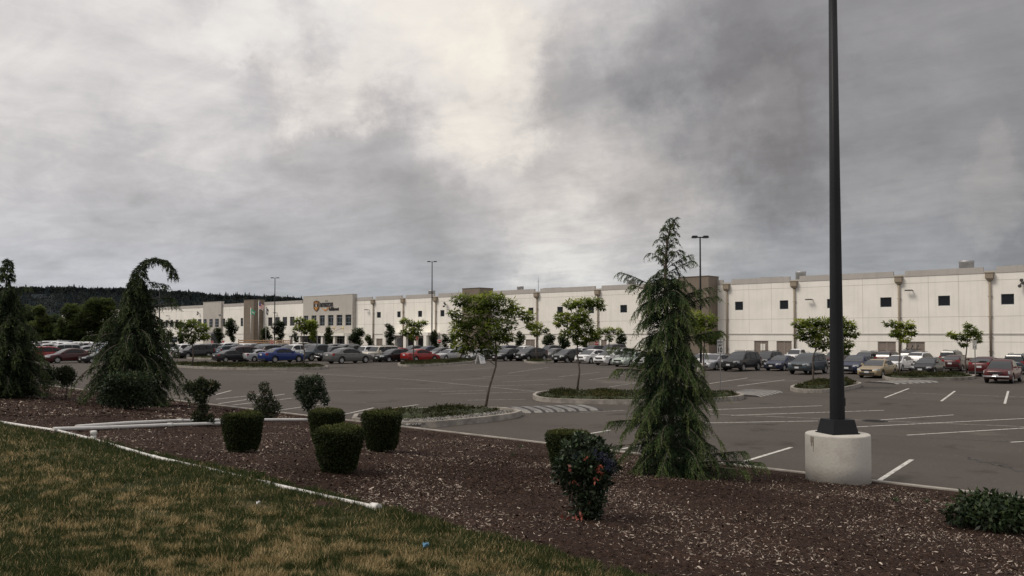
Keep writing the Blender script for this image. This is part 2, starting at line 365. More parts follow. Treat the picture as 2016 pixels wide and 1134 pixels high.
def island(outline, cover=None, h=.22, dens=90, leaf=.10, gravel=None, it=2):
    """kerb ring, soil and ground cover; outline in lot metres"""
    out = smooth_poly(outline, it); inn = offset_poly(out, .15); n = len(out)
    g = Geo(); z = KH
    for i in range(n):
        j = (i+1) % n; a, b, c, d = out[i], out[j], inn[j], inn[i]
        g.add([(*a, -.02), (*b, -.02), (*b, z), (*a, z), (*c, z), (*d, z), (*c, .02), (*d, .02)], [(0, 1, 2, 3), (3, 2, 4, 5), (5, 4, 6, 7)])
    tag(g.obj('kerb', M_conc), kind='structure')
    g = Geo(); g.add([(*p, .10) for p in inn], [tuple(range(n))]); tag(g.obj('island_soil', M_bark), kind='structure')
    cp = smooth_poly(cover, 1) if cover else offset_poly(out, .32)
    xs = [p[0] for p in cp]; ys = [p[1] for p in cp]; A = (max(xs)-min(xs))*(max(ys)-min(ys)); N_ = int(A*dens)
    P = np.column_stack([rng.uniform(min(xs), max(xs), N_), rng.uniform(min(ys), max(ys), N_)]); P = P[inside(P, cp)]
    # mounded shape: higher away from the rim
    small = offset_poly(cp, .35); din = inside(P, small)
    zz = .10+h*(.55+.45*din)+.05*np.sin(P[:, 0]*2.3+P[:, 1]*1.9)+rng.normal(0, .025, len(P))
    k = 4; C = np.repeat(np.column_stack([P, zz-leaf*.6]), k, 0); C[:, :2] += rng.normal(0, leaf*.5, (len(C), 2)); C[:, 2] -= np.abs(rng.normal(0, .05, len(C)))
    D = rng.normal(size=(len(C), 3))*.7; D[:, 2] = np.abs(D[:, 2])+.5
    t = np.clip(rng.normal(.42, .2, len(C))+.18*np.sin(C[:, 0]*1.3+2*np.sin(C[:, 1])), 0, 1)
    V = leaves(C, D, rng.uniform(.7, 1.4, len(C))*leaf, leaf*.45, rng)
    # solid mat under the sprigs
    tag(soup('ground_cover', V, 4, M_cover, t), kind='stuff')
    g = Geo(); s2 = offset_poly(cp, .05); nn = len(s2)
    s3 = offset_poly(cp, .40)
    g.add([(*p, .10) for p in s2]+[(*p, .10+h*.7) for p in s3], [(i, (i+1) % nn, nn+(i+1) % nn, nn+i) for i in range(nn)]+[tuple(range(nn, 2*nn))], 0, False)
    tag(g.obj('ground_cover', M_cover2), kind='stuff')
    if gravel:
        gp = gravel; xs = [p[0] for p in gp]; ys = [p[1] for p in gp]; A = (max(xs)-min(xs))*(max(ys)-min(ys)); N_ = int(A*420)
        P = np.column_stack([rng.uniform(min(xs), max(xs), N_), rng.uniform(min(ys), max(ys), N_)]); P = P[inside(P, gp)]
        C = np.column_stack([P, rng.uniform(.10, .15, len(P))]); s = rng.uniform(.02, .045, len(P))
        V = stones(C, s, rng); tag(soup('gravel', V, 3, M_gravel, np.repeat(rng.uniform(0, 1, len(P)), 8)), kind='stuff')
def stones(C, s, rng):
    o = np.array([(1, 0, 0), (0, 1, 0), (-1, 0, 0), (0, -1, 0), (0, 0, .7), (0, 0, -.7)], float)
    F = [(0, 1, 4), (1, 2, 4), (2, 3, 4), (3, 0, 4), (1, 0, 5), (2, 1, 5), (3, 2, 5), (0, 3, 5)]
    n = len(C); a = rng.uniform(0, 6.28, n); V = np.empty((n, 6, 3))
    for i in range(6):
        k = s*rng.uniform(.7, 1.2, n); V[:, i, 0] = C[:, 0]+k*(o[i, 0]*np.cos(a)-o[i, 1]*np.sin(a)); V[:, i, 1] = C[:, 1]+k*(o[i, 0]*np.sin(a)+o[i, 1]*np.cos(a)); V[:, i, 2] = C[:, 2]+k*o[i, 2]
    return V[:, np.array(F)].reshape(-1, 3)
M_cover2 = mat('cover_mat', (.028, .034, .012), 1, noise=.4, nscale=5, bump=.8, bscale=12)

KH = .20
def GP(*pts): return [tuple(G(*p).xy) for p in pts]
island([(-23.6, 16.95), (-19.75, 16.95), (-19.45, 21.4), (-20.3, 23.1), (-22.3, 23.3), (-24.2, 20.8)], cover=[(-23.4, 17.5), (-21.4, 17.4), (-20.7, 20.6), (-21.0, 22.7), (-22.2, 22.9), (-23.8, 20.8)], h=0.23, leaf=.09,
       gravel=[(-21.5, 17.2), (-19.95, 17.1), (-19.65, 21.3), (-20.5, 22.8), (-21.6, 22.9)], it=1)
island(GP((1044, 785), (1066, 792), (1130, 795), (1250, 797), (1388, 793), (1467, 788), (1462, 780), (1400, 777), (1250, 778), (1120, 776), (1062, 777)), h=0.24, leaf=.10)
island(GP((1551, 770), (1580, 774), (1640, 774), (1700, 762), (1690, 757), (1620, 756), (1566, 762)), h=0.33, leaf=.11)
island(GP((1731, 745), (1760, 751), (1840, 750), (1920, 748), (1920, 741), (1840, 740), (1750, 740)), h=0.24, leaf=.12, dens=60)
island(GP((326, 722), (400, 727), (520, 729), (645, 728), (645, 722), (520, 720), (330, 717)), h=0.23, leaf=.14, dens=40)
island(GP((777, 720), (800, 722.5), (870, 720), (942, 714), (935, 710), (860, 712), (800, 715)), h=0.23, leaf=.14, dens=50)
island(GP((1028, 713), (1045, 716), (1090, 716), (1092, 712), (1040, 710)), h=0.20, leaf=.14, dens=50)
island([(-112, 54.6), (-96.5, 46.8), (-87.8, 49.6), (-88.0, 53.2), (-96.0, 55.2), (-112, 60.5)], h=0.22, leaf=.16, dens=26)

# ---- painted lines (thin sheets on the asphalt)
def stripe(g, a, b, w=.10, z=.004):
    a, b = Vector(a[:2]), Vector(b[:2]); d = (b-a).normalized(); n = Vector((-d.y, d.x))*w/2
    g.add([(*(a-n), z), (*(b-n), z), (*(b+n), z), (*(a+n), z)], [(0, 1, 2, 3)])
fresh = Geo(); worn = Geo()
def pl(g, p, q, w=.10): stripe(g, G(*p), G(*q), w, .004 if g is worn else .006)
k = 0
# near stalls against the kerb, spaced as in the photograph
for (p, q) in [((1730, 947), (1795, 905)), ((1455, 912), (1558, 881)), ((1128, 860), (1201, 847))]: pl(fresh, p, q, .105)
for X in (-2.9, .3, 3.5, 6.7): stripe(fresh, (X, 17.0), (X, 21.2), .105, .006)
pl(fresh, (1215, 886), (1265, 876), .09)
for (p, q) in [((740, 808), (823, 797)), ((668, 818), (736, 803)), ((549, 808), (652, 793)), ((455, 798), (575, 784)), ((430, 795), (560, 776)), ((425, 786), (512, 777)), ((425, 777), (455, 769))]: pl(fresh, p, q, .09)
# middle double row
for (p, q) in [((1785, 857), (2100, 838)), ((1680, 841), (2100, 820)), ((1733, 827), (1877, 817)), ((1440, 818), (1740, 808)), ((1395, 807), (1618, 799)), ((1990, 871), (2100, 864)), ((1385, 833), (1610, 829))]: pl(fresh, p, q, .09)
for (p, q) in [((1140, 812), (1232, 808)), ((920, 788), (1035, 786)), ((845, 771), (955, 769)), ((870, 776), (1080, 771)), ((775, 766), (890, 764)), ((960, 760), (1080, 757)), ((640, 770), (760, 768)), ((890, 748), (960, 745)), ((560, 752), (700, 750)), ((950, 742), (1040, 738)), ((990, 752), (1110, 746)), ((1100, 742), (1180, 733)), ((1160, 748), (1230, 738)), ((1000, 735), (1080, 723)), ((897, 729), (975, 724))]: pl(worn, p, q, .10)
pl(worn, (455, 738), (545, 738)); pl(worn, (540, 731), (820, 748)); pl(worn, (820, 748), (1078, 773), .10); pl(worn, (700, 729), (890, 730))
pl(worn, (1310, 812), (2016, 840), .09); pl(worn, (1690, 770), (2016, 782), .09)
pl(fresh, (1742, 783), (1789, 765), .10); pl(fresh, (1853, 790), (1880, 770), .10); pl(fresh, (1978, 795), (1985, 770), .10)
for X in (-5.7, -3.2, -.7, 1.8, 4.3): stripe(fresh, (X, 41.2), (X-1.4, 49.6), .10, .006)
pl(fresh, (1452, 760), (1545, 748), .09); pl(fresh, (1392, 756), (1472, 744), .09); pl(worn, (1200, 762), (1262, 752), .09)
for (p, q) in [((1250, 742), (1310, 733)), ((1320, 748), (1390, 738))]: pl(worn, p, q, .09)
tag(fresh.obj('lane_marking', M_line), kind='structure'); tag(worn.obj('lane_marking', M_linef), kind='structure')

g = Geo(); rs_ = random.Random(4)
for (p, q) in (((1480, 846), (2040, 872)), ((1230, 842), (1500, 835)), ((430, 775), (800, 758)), ((700, 792), (1040, 808)), ((1100, 760), (1560, 800)), ((1700, 800), (2016, 792)), ((1900, 900), (2040, 935)), ((620, 742), (900, 738))):
    a, b = G(*p), G(*q); n = 26; P = [a.lerp(b, i/n)+Vector((rs_.uniform(-.12, .12), rs_.uniform(-.12, .12), 0)) for i in range(n+1)]
    for u, v in zip(P, P[1:]): stripe(g, u, v, rs_.uniform(.03, .08), .003)
tag(g.obj('crack_sealant', mat('crack_tar', (.035, .032, .030), .6)), kind='structure')
# raised speed tables with painted bars
M_hump = mat('hump_asphalt', (.055, .05, .047), .9, noise=.3, nscale=6, bump=.3, bscale=60)
def speed_table(c0, c1, width, nb, label):
    """c0-c1: kerb-to-kerb line of the hump; width along the driving direction"""
    a, b = Vector(c0), Vector(c1); d = (b-a); Lg = d.length; d.normalize(); n = Vector((-d.y, d.x))
    t = empty('speed_hump', (a.x, a.y, 0)); tag(t, label, 'speed bump', 'painted speed humps')
    prof = [(-width/2, .005), (-width*.40, .07), (-width*.2, .09), (width*.2, .09), (width*.40, .07), (width/2, .005)]
    g = Geo(); vs = []
    for e in (0, Lg):
        for (s, z) in prof: p = d*e+n*s; vs.append((p.x, p.y, z))
    m = len(prof); g.add(vs, [(i, i+1, m+i+1, m+i) for i in range(m-1)]+[tuple(range(m))[::-1], tuple(range(m, 2*m))]); g.obj('hump', M_hump, t)
    for i in range(nb):
        e0 = Lg*(i+.12)/nb; e1 = e0+Lg/nb*.68; g = Geo(); vs = []
        for (s, z) in prof[:]:
            for e in (e0, e1): p = d*(e+.10*s)+n*s; vs.append((p.x, p.y, z+.004))
        g.add(vs, [(2*j, 2*j+1, 2*j+3, 2*j+2) for j in range(m-1)]); g.obj('painted_bar', M_linef2, t)
speed_table((-21.9, 23.6), (-20.2, 27.0), 2.3, 8, 'painted speed hump beside the leaning tree, nearest to the planting bed')
speed_table((-18.8, 37.0), (-19.4, 41.0), 2.3, 7, 'painted speed hump between the speed limit sign and the small oval island')
speed_table((-17.2, 52.4), (-15.8, 56.4), 2.3, 7, 'painted speed hump in front of the tan sedan and its planted island')

# manhole in the lot
g = Geo(); p = G(1722, 829); t = empty('manhole', (p.x, p.y, 0)); tag(t, 'dark round drain cover in worn asphalt behind the tall black pole', 'drain cover')
g.lathe([(.42, 0), (.42, .012), (.34, .012), (.34, .006), (.001, .006)], 28); g.obj('ring', mat('iron', (.035, .032, .03), .6, metal=.5), t)
g = Geo()
for i in range(-3, 4): g.box((i*.085, 0, .012), (.03, math.sqrt(max(.01, .1-(i*.085)**2))*1.8, .01))
g.obj('grate', mat('grate_iron', (.02, .019, .018), .6, metal=.5), t)

# ---- mulch chips
M_chip = mat('bark_chip', (.1, .07, .05), .95, spec=.1, attr='tint', ramp=[(0, (.011, .007, .005)), (.45, (.036, .021, .015)), (.72, (.068, .042, .031)), (.86, (.19, .15, .12)), (1, (.50, .43, .36))])
def in_view(P, m=1.08):
    x = P[:, 0]*RGT.x+P[:, 1]*RGT.y; y = P[:, 0]*FWD.x+P[:, 1]*FWD.y
    return (y > .5) & (np.abs(x) < 1008/FPX*m*y+.6)
def vnoise(P, f, seed):
    """smooth value noise on a lattice, vectorised"""
    r = np.random.default_rng(seed); T = r.uniform(0, 1, (64, 64)); x = P[:, 0]*f; y = P[:, 1]*f
    xi = np.floor(x).astype(int); yi = np.floor(y).astype(int); fx = x-xi; fy = y-yi; fx = fx*fx*(3-2*fx); fy = fy*fy*(3-2*fy)
    g = lambda i, j: T[(xi+i) % 64, (yi+j) % 64]
    return (g(0, 0)*(1-fx)+g(1, 0)*fx)*(1-fy)+(g(0, 1)*(1-fx)+g(1, 1)*fx)*fy
def chips():
    out = []; tt = []
    for (x0, x1, y0, y1, n, ls) in ((-12, 9, 5.6, 16.5, 260000, .52), (-26, -8, 6, 16.6, 120000, .66), (-60, -24, 6, 16.6, 50000, 1.4)):
        P = np.column_stack([rng.uniform(x0, x1, n), rng.uniform(y0, y1, n)]); P = P[in_view(P, 1.4)]
        P = P[P[:, 1] > np.array([border(x)+.02+.10*math.sin(7*x)*math.sin(3.1*x) for x in P[:, 0]])]
        d = np.hypot(P[:, 0], P[:, 1]); keep = rng.uniform(0, 1, len(P)) < np.clip((13/d)**.9, 0, 1) if ls < .9 else np.ones(len(P), bool)
        P = P[keep]; n = len(P)
        z = np.array([zmulch(a, b) for a, b in P])+rng.uniform(.002, .022, n)
        L = rng.gamma(2.0, .0155, n)*ls+.007; Wd = L*rng.uniform(.12, .42, n)
        a = rng.uniform(0, 6.28, n); tilt = rng.normal(0, .35, n); roll = rng.normal(0, .5, n)
        D = np.column_stack([np.cos(a)*np.cos(tilt), np.sin(a)*np.cos(tilt), np.sin(tilt)]); up = np.column_stack([np.sin(roll)*-np.sin(a), np.sin(roll)*np.cos(a), np.cos(roll)])
        S = unit(np.cross(D, up)); C = np.column_stack([P, z]); V = np.empty((n, 4, 3)); Lh = (L/2)[:, None]; Wh = (Wd/2)[:, None]
        V[:, 0] = C-D*Lh-S*Wh*.7; V[:, 1] = C+D*Lh-S*Wh; V[:, 2] = C+D*Lh*.8+S*Wh; V[:, 3] = C-D*Lh*1.1+S*Wh*.8
        # patches: bare darker mulch under the shrubs, paler chips in drifts
        pn = np.sin(P[:, 0]*.9+1.3*np.sin(P[:, 1]*.7))*np.sin(P[:, 1]*1.1+P[:, 0]*.35)
        t = np.clip(rng.beta(1.6, 2.3, n)+.10*pn, 0, 1); pale = rng.uniform(0, 1, n) < np.clip(.15+.20*pn+.16*(vnoise(P, .8, 41)-.5)+.10*(vnoise(P, 2.5, 43)-.5), .02, .5); t[pale] = rng.uniform(.82, 1, pale.sum())
        out.append(V.reshape(-1, 3)); tt.append(t)
    tag(soup('mulch_chips', np.concatenate(out), 4, M_chip, np.concatenate(tt)), kind='stuff')
chips()

# ---- grass
def nodes_grass(name):
    m = bpy.data.materials.new(name); m.use_nodes = True; nt = m.node_tree; N = nt.nodes; L = nt.links
    b = N['Principled BSDF']; b.inputs['Roughness'].default_value = .7; b.inputs['Specular IOR Level'].default_value = .25
    a = N.new('ShaderNodeAttribute'); a.attribute_name = 'tint'; r = N.new('ShaderNodeValToRGB'); L.new(a.outputs['Fac'], r.inputs[0]); cr = r.color_ramp
    cr.elements[0].color = (.017, .030, .007, 1); cr.elements[1].color = (.60, .45, .25, 1)
    for p, c in ((.35, (.034, .053, .013)), (.52, (.062, .076, .021)), (.64, (.15, .12, .048)), (.8, (.28, .22, .10))): e = cr.elements.new(p); e.color = (*c, 1)
    tr = N.new('ShaderNodeBsdfTranslucent'); mx = N.new('ShaderNodeMixShader'); mx.inputs[0].default_value = .25
    L.new(r.outputs[0], b.inputs['Base Color']); L.new(r.outputs[0], tr.inputs[0]); L.new(b.outputs[0], mx.inputs[1]); L.new(tr.outputs[0], mx.inputs[2]); L.new(mx.outputs[0], N['Material Output'].inputs[0])
    return m
M_grass = nodes_grass('grass_blade')
def grass():
    n = 900000; x0, x1, y0, y1 = -30, -.5, -.5, 6.5
    # sample density falling with distance
    u = rng.uniform(0, 1, n); ang = rng.uniform(0, 1, n)
    r = 5.2*(30/5.2)**(u**1.25); th = rng.uniform(R(-30), R(54), n)    # bearing left of the view axis
    an = YAW+th+0*ang; P = np.column_stack([-np.sin(an)*r, np.cos(an)*r])
    bx = 6.35+.22*np.sin(.35*P[:, 0])-.45*np.maximum(0, 1-np.abs(P[:, 0]+2)/5)
    ok = (P[:, 1] < bx+.03+.04*vnoise(P, 6, 3)) & in_view(P, 1.5); P = P[ok]; n = len(P); r = np.hypot(P[:, 0], P[:, 1])
    tuft = vnoise(P, 7, 1); pat = .5*vnoise(P, .55, 2)+.32*vnoise(P, 1.6, 5)+.18*vnoise(P, 5, 9)
    near = np.clip((9-r)/4, 0, 1)
    bare = (vnoise(P, 3.1, 21) > .80) & (rng.uniform(0, 1, n) < .8)
    P = P[~bare]; tuft = tuft[~bare]; pat = pat[~bare]; r = r[~bare]; near = near[~bare]; n = len(P)
    edge = np.clip((6.3-P[:, 1])/1.0, 0, 1)
    cl = .55*vnoise(P, 5.5, 31)+.45*vnoise(P, 10.5, 33); e2 = np.clip((5.9-P[:, 1])/1.6, 0, 1); dry = np.clip((pat-.52)*4.5+(cl-.50)*9.0+.42*e2-.20, 0, 1)*(.22+.78*e2)
    isdry = rng.uniform(0, 1, n) < .05+.08*edge+dry*.78
    t = np.where(isdry, rng.uniform(.62, 1.0, n), np.clip(rng.normal(.30, .13, n)+.12*(tuft-.5), 0, .56))
    h = (.030+.055*tuft**1.5+rng.uniform(0, .028, n))*np.where(isdry, 1.0, 1.0)*(1+.02*r)
    w = .0040+.00060*r
    z = zbed(P[:, 1])+.03+np.array([lump(a*.7, b*.7)*.8 for a, b in P])
    # blades lean in tufts
    la = 6.28*vnoise(P, 3.5, 11)*2; lean = rng.normal(.35, .35, n)
    D = np.column_stack([np.cos(la)*lean+rng.normal(0, .35, n), np.sin(la)*lean+rng.normal(0, .35, n), np.ones(n)]); D[isdry, :2] *= 1.6
    V = tris(np.column_stack([P, z-.01]), D, h, w, rng)
    tag(soup('lawn_grass', V, 3, M_grass, t), kind='stuff')
grass()
# ================================================================ the warehouse
YW = 118.0
M_wall = mat('wall_white', (.81, .785, .72), .85, noise=.05, nscale=.35, bump=.1, bscale=8)
def streaky(m, sx=2.2, amt=.10):
    """faint vertical weather streaks that belong to the paint"""
    nt = m.node_tree; N = nt.nodes; L = nt.links; b = N['Principled BSDF']; src = b.inputs['Base Color'].links[0].from_socket
    tc = N.new('ShaderNodeTexCoord'); mp = N.new('ShaderNodeMapping'); L.new(tc.outputs['Object'], mp.inputs[0]); mp.inputs['Scale'].default_value = (sx, sx, .10)
    n = N.new('ShaderNodeTexNoise'); L.new(mp.outputs[0], n.inputs['Vector']); n.inputs['Scale'].default_value = 1; n.inputs['Detail'].default_value = 5
    mr = N.new('ShaderNodeMapRange'); L.new(n.outputs[0], mr.inputs[0]); mr.inputs[1].default_value = .5; mr.inputs[2].default_value = .75; mr.inputs[3].default_value = 1; mr.inputs[4].default_value = 1-amt
    vm = N.new('ShaderNodeVectorMath'); vm.operation = 'SCALE'; L.new(src, vm.inputs[0]); L.new(mr.outputs[0], vm.inputs['Scale']); L.new(vm.outputs[0], b.inputs['Base Color'])
streaky(M_wall)
M_cap = mat('parapet_grey', (.41, .39, .36), .85, noise=.05, nscale=.5); streaky(M_cap)
M_entry = mat('entrance_grey', (.43, .405, .365), .85, noise=.05, nscale=.4, bump=.1, bscale=8); streaky(M_entry)
M_brown = mat('tower_brown', (.175, .143, .11), .85, noise=.08, nscale=.5, bump=.1, bscale=8); streaky(M_brown)
M_joint = mat('panel_joint', (.47, .445, .40), .9)
M_jdark = mat('tower_joint', (.12, .10, .08), .9)
M_pipe = mat('downpipe_tan', (.27, .225, .17), .7, noise=.06, nscale=1)
M_glass = mat('window_glass', (.010, .012, .014), .06, spec=.22)
M_blind = mat('dark_blind_window', (.035, .032, .036), .35)
M_frame = mat('window_frame', (.23, .27, .29), .5, metal=.3)
M_reveal = mat('window_reveal', (.62, .59, .54), .8)
M_door = mat('door_slats', (.235, .195, .165), .7, noise=.08, nscale=2)
M_doorf = mat('door_frame', (.34, .29, .25), .7)
M_roof = mat('roof_membrane', (.45, .44, .42), .9, noise=.1, nscale=.3)
M_metal = mat('galvanised', (.33, .33, .33), .5, metal=.6, noise=.15, nscale=2)
M_dark = mat('dark_fitting', (.045, .042, .04), .6)
wh = empty('warehouse', (-110, YW, 0)); tag(wh, 'very long cream warehouse with grey parapet, brown towers and small square windows', 'warehouse')
OX = -110.0
def part(g, name, m, parent=None, label=None):
    o = g.obj(name, m, parent or wh)
    if label: o['label'] = label
    return o
# geometry is written in lot metres, shifted into the empty's space
class BG(Geo):
    def mesh(s, name, mats):
        s.v = [(x-OX, y-YW, z) for x, y, z in s.v]; return Geo.mesh(s, name, mats)
class SG(Geo):   # same, for sub-parts: parents keep the warehouse's origin, so the shift is the same
    mesh = BG.mesh
def wall_holes(g, x0, x1, z0, z1, y, holes, depth=.25, mi=0, mr=1):
    """front face of a wall at y with real openings and their reveals; holes (xa,xb,za,zb)"""
    xs = sorted(set([x0, x1]+[h[0] for h in holes]+[h[1] for h in holes]))
    for a, b in zip(xs, xs[1:]):
        hs = sorted([(h[2], h[3]) for h in holes if h[0] <= a+1e-6 and h[1] >= b-1e-6]); z = z0
        for (c, d) in hs:
            if c > z: g.add([(a, y, z), (b, y, z), (b, y, c), (a, y, c)], [(0, 1, 2, 3)], mi)
            z = d
        if z1 > z: g.add([(a, y, z), (b, y, z), (b, y, z1), (a, y, z1)], [(0, 1, 2, 3)], mi)
    for (a, b, c, d) in holes:
        g.add([(a, y, c), (b, y, c), (b, y, d), (a, y, d), (a, y+depth, c), (b, y+depth, c), (b, y+depth, d), (a, y+depth, d)],
              [(0, 1, 5, 4), (1, 2, 6, 5), (2, 3, 7, 6), (3, 0, 4, 7), (4, 5, 6, 7)], mr)
pipes_px = [1950, 1771, 1565, 1432, 1178, 1058, 859, 795, 736]; PX_ = [XW(p, YW) for p in pipes_px]
# small square windows (photo x of both jambs)
sq = [(1447, 1461), (1535, 1550), (1628, 1644), (1733, 1753), (1847, 1868), (1971, 1994), (1221, 1233), (1158, 1168), (1097, 1107), (1040, 1049), (867, 874), (823, 830), (782, 788), (742, 749)]
SQ = [(XW(a, YW), XW(b, YW)+.15, 6.72, 8.05) for a, b in sq]+[(-13.6, -12.1, 6.72, 8.05), (-5, -3.5, 6.72, 8.05)]
doors = [(1484, 1512), (1528, 1558), (1727, 1763), (1783, 1820), (1035, 1053), (1158, 1172), (1183, 1194)]
DR = [(XW(a, YW), XW(b, YW), 0.0, 2.0) for a, b in doors]+[(-148.6, -146.4, 0, 2.0)]
# office strip left of the entrance
tall = [(528, 536.5), (542, 551), (556.5, 565.5), (571, 580), (474, 479), (449, 457), (436.5, 443.6), (390, 397), (346, 352), (336, 341), (326, 331), (316, 321), (306, 311), (296, 301), (380, 387), (370, 377)]
TL = [(XW(a, YW), XW(b, YW), 5.15, 7.45) for a, b in tall]
low = [(335, 350), (354, 362), (298, 312)]
LW = [(XW(a, YW), XW(b, YW), .4, 2.3) for a, b in low]
ZW = 10.75; ZP = 11.55
g = BG()
holes = SQ+DR+TL+LW
xs_cut = [-340, -264.5, -240, -200, -178, -156.2]+sorted(PX_)+[-14, 22]
xs_cut = sorted(set(xs_cut))
for a, b in zip(xs_cut, xs_cut[1:]):
    hs = [h for h in holes if h[0] >= a-1e-6 and h[1] <= b+1e-6]
    wall_holes(g, a, b, 0, ZW, YW, hs)
for h in holes:
    for c in xs_cut:
        assert not (h[0] < c < h[1]), ('window cut', h, c)
# ends and back of the building, so that it has its depth
g.add([(22, YW, 0), (22, YW+120, 0), (22, YW+120, ZP-.3), (22, YW, ZW)], [(0, 1, 2, 3)]); g.add([(-340, YW, 0), (-340, YW+120, 0), (-340, YW+120, ZW), (-340, YW, ZW)], [(0, 1, 2, 3)])
g.add([(-340, YW+120, 0), (22, YW+120, 0), (22, YW+120, ZW), (-340, YW+120, ZW)], [(0, 1, 2, 3)])
wall_g = g
g = BG(); g.bounds(-339.5, 21.5, YW+.4, YW+119.5, ZW-.6, ZW-.3); part(g, 'roof', M_roof)
# parapet with gaps at the downpipes
g = BG(); edges = [22]+PX_+[-156.2]
for b, a in zip(edges, edges[1:]):
    la = a+(.75 if a != -156.2 else 0); lb = b-(.75 if b != 22 else 0)
    g.bounds(la, lb, YW-.06, YW+.35, ZW-.0, ZP)
    if a != -156.2: g.bounds(a-.75+.0, a+.75, YW-.03, YW+.3, ZW-.02, ZW+.32)
g.bounds(-340, -178.3, YW-.06, YW+.35, ZW, ZP-.02)
part(g, 'parapet', M_cap)
g = BG()
for z0, z1 in ((2.93, 3.10),): g.bounds(-150, 22, YW-.07, YW-.001, z0, z1); g.bounds(-262, -206.4, YW-.05, YW-.001, 3.0, 3.12)
part(g, 'ledge', M_cap)
g = wall_g
for z in (9.85, 5.28, 2.02):
    for a, b in ((-155.9, -120.6), (-112.2, -70.6), (-62.8, 22), (-339, -229.6), (-218.4, -207)):
        g.bounds(a, b, YW-.006, YW-.001, z-.025, z+.025, 2)
xj = []
for b, a in zip(edges, edges[1:]):
    n = 2 if abs(b-a) > 9 else 1
    for i in range(1, n+1):
        x = b+(a-b)*i/(n+1)
        if all(not (h[0]-.1 < x < h[1]+.1) for h in holes): xj.append(x)
for x in xj+[-188, -214, -236, -246, -258, -270, -282]: g.bounds(x-.02, x+.02, YW-.005, YW-.001, 3.15, ZW-.01, 2)
part(g, 'wall', [M_wall, M_reveal, M_joint])
# windows
def window(h, y, m, bars=(), fw=.06, dep=.16, name='window'):
    a, b, c, d = h; g = SG()
    for (x0, x1, z0, z1) in ((a, b, c, c+fw), (a, b, d-fw, d), (a, a+fw, c+fw, d-fw), (b-fw, b, c+fw, d-fw)): g.bounds(x0, x1, y+dep-.04, y+dep+.03, z0, z1)
    nx, nz = bars if bars else (0, ())
    for i in range(1, nx+1):
        x = a+(b-a)*i/(nx+1); g.bounds(x-.035, x+.035, y+dep-.03, y+dep+.02, c+fw, d-fw)
    for fz in nz: z = c+(d-c)*fz; g.bounds(a+fw, b-fw, y+dep-.036, y+dep+.016, z-.035, z+.035)
    f = part(g, name, M_frame); g = SG(); g.bounds(a+.01, b-.01, y+dep+.032, y+dep+.05, c+.01, d-.01); p = part(g, 'pane', m, f)
    return f
for h in SQ: window(h, YW, M_glass, fw=.05, dep=.18)
for i, h in enumerate(TL): window(h, YW, M_glass if 4 <= i <= 6 else M_blind, (1, (.3, .72)) if 4 <= i <= 6 else ())
for h in LW: window(h, YW, M_glass, (1, (.5,)))
# slatted doors
for h in DR:
    a, b, c, d = h; g = SG(); y = YW+.14
    for (x0, x1, z0, z1) in ((a, b, d-.1, d), (a, a+.1, c, d-.1), (b-.1, b, c, d-.1)): g.bounds(x0, x1, YW+.08, y+.06, z0, z1)
    g.bounds((a+b)/2-.04, (a+b)/2+.04, YW+.09, y+.06, c, d-.1)
    f = part(g, 'service_door', M_doorf); g = SG(); z = c+.02
    while z < d-.1: g.bounds(a+.1, b-.1, y+.0, y+.05, z, z+.13); z += .16
    g.bounds(a+.1, b-.1, y+.06, y+.08, c, d-.1); part(g, 'slats', M_door, f)
h = DR[0]; g = SG(); g.bounds(h[0]+1.0, h[0]+1.35, YW+.05, YW+.075, .55, 1.55); g.bounds(h[0]+1.42, h[0]+1.77, YW+.05, YW+.075, .55, 1.55); part(g, 'paper_notice', mat('paper', (.7, .68, .62), .8))
# downpipes with conductor heads
for x in PX_:
    g = BG(); g.tube([(x, YW-.22, 0), (x, YW-.22, ZW-1.0)], .14, 10, cap=True)
    for z in (.8, 2.6, 5.2, 7.8): g.bounds(x-.24, x+.24, YW-.25, YW-.0, z, z+.07)
    part(g, 'downpipe', M_pipe)
    g = BG(); g.box((x, YW-.32, ZW-.34), (.90, .6, .66)); g.box((x, YW-.34, ZW+.04), (1.04, .68, .10)); b0 = len(g.v)
    g.add([(x-.45, YW-.62, ZW-.67), (x+.45, YW-.62, ZW-.67), (x+.45, YW-.02, ZW-.67), (x-.45, YW-.02, ZW-.67), (x-.22, YW-.42, ZW-1.0), (x+.22, YW-.42, ZW-1.0), (x+.22, YW-.02, ZW-1.0), (x-.22, YW-.02, ZW-1.0)],
          [(0, 1, 5, 4), (1, 2, 6, 5), (2, 3, 7, 6), (3, 0, 4, 7), (4, 5, 6, 7)])
    part(g, 'drain_head', M_pipe)
# brown towers and the projecting grey blocks
def tower(xa, xb, yf, zt, m, mj, zs, name, label, xv=()):
    g = BG(); g.bounds(xa, xb, yf, YW+.38, 0, zt)
    for z in zs: g.bounds(xa-.004, xb+.004, yf-.004, YW-.01, z-.03, z+.03, 1)
    for x in xv: g.bounds(x-.02, x+.02, yf-.006, yf-.001, .1, zt-.05, 1)
    part(g, name, [m, mj], None, label)
    g = BG(); g.bounds(xa-.05, xb+.05, yf-.06, YW+.42, zt+.001, zt+.12); part(g, 'coping', mj)
tower(XW(1335, 115.1), -63.2, 115.1, 12.0, M_brown, M_jdark, (9.8, 6.0, 3.0), 'tower', 'brown tower between the square windows, right of the tall conifer')
tower(XW(910, 114.6), -112.4, 114.6, 12.0, M_brown, M_jdark, (9.8, 6.0, 3.0), 'tower', 'brown tower behind the leaning tree')
tower(XW(480, 115.1), -196.3, 115.1, 12.1, M_brown, M_jdark, (9.8, 6.0, 3.0), 'tower', 'brown tower behind the flagpoles')
tower(XW(400, 117.4), XW(435, 117.4), 117.4, 12.2, M_entry, M_joint, (9.6,), 'side_block', 'grey raised panel left of the brown tower')
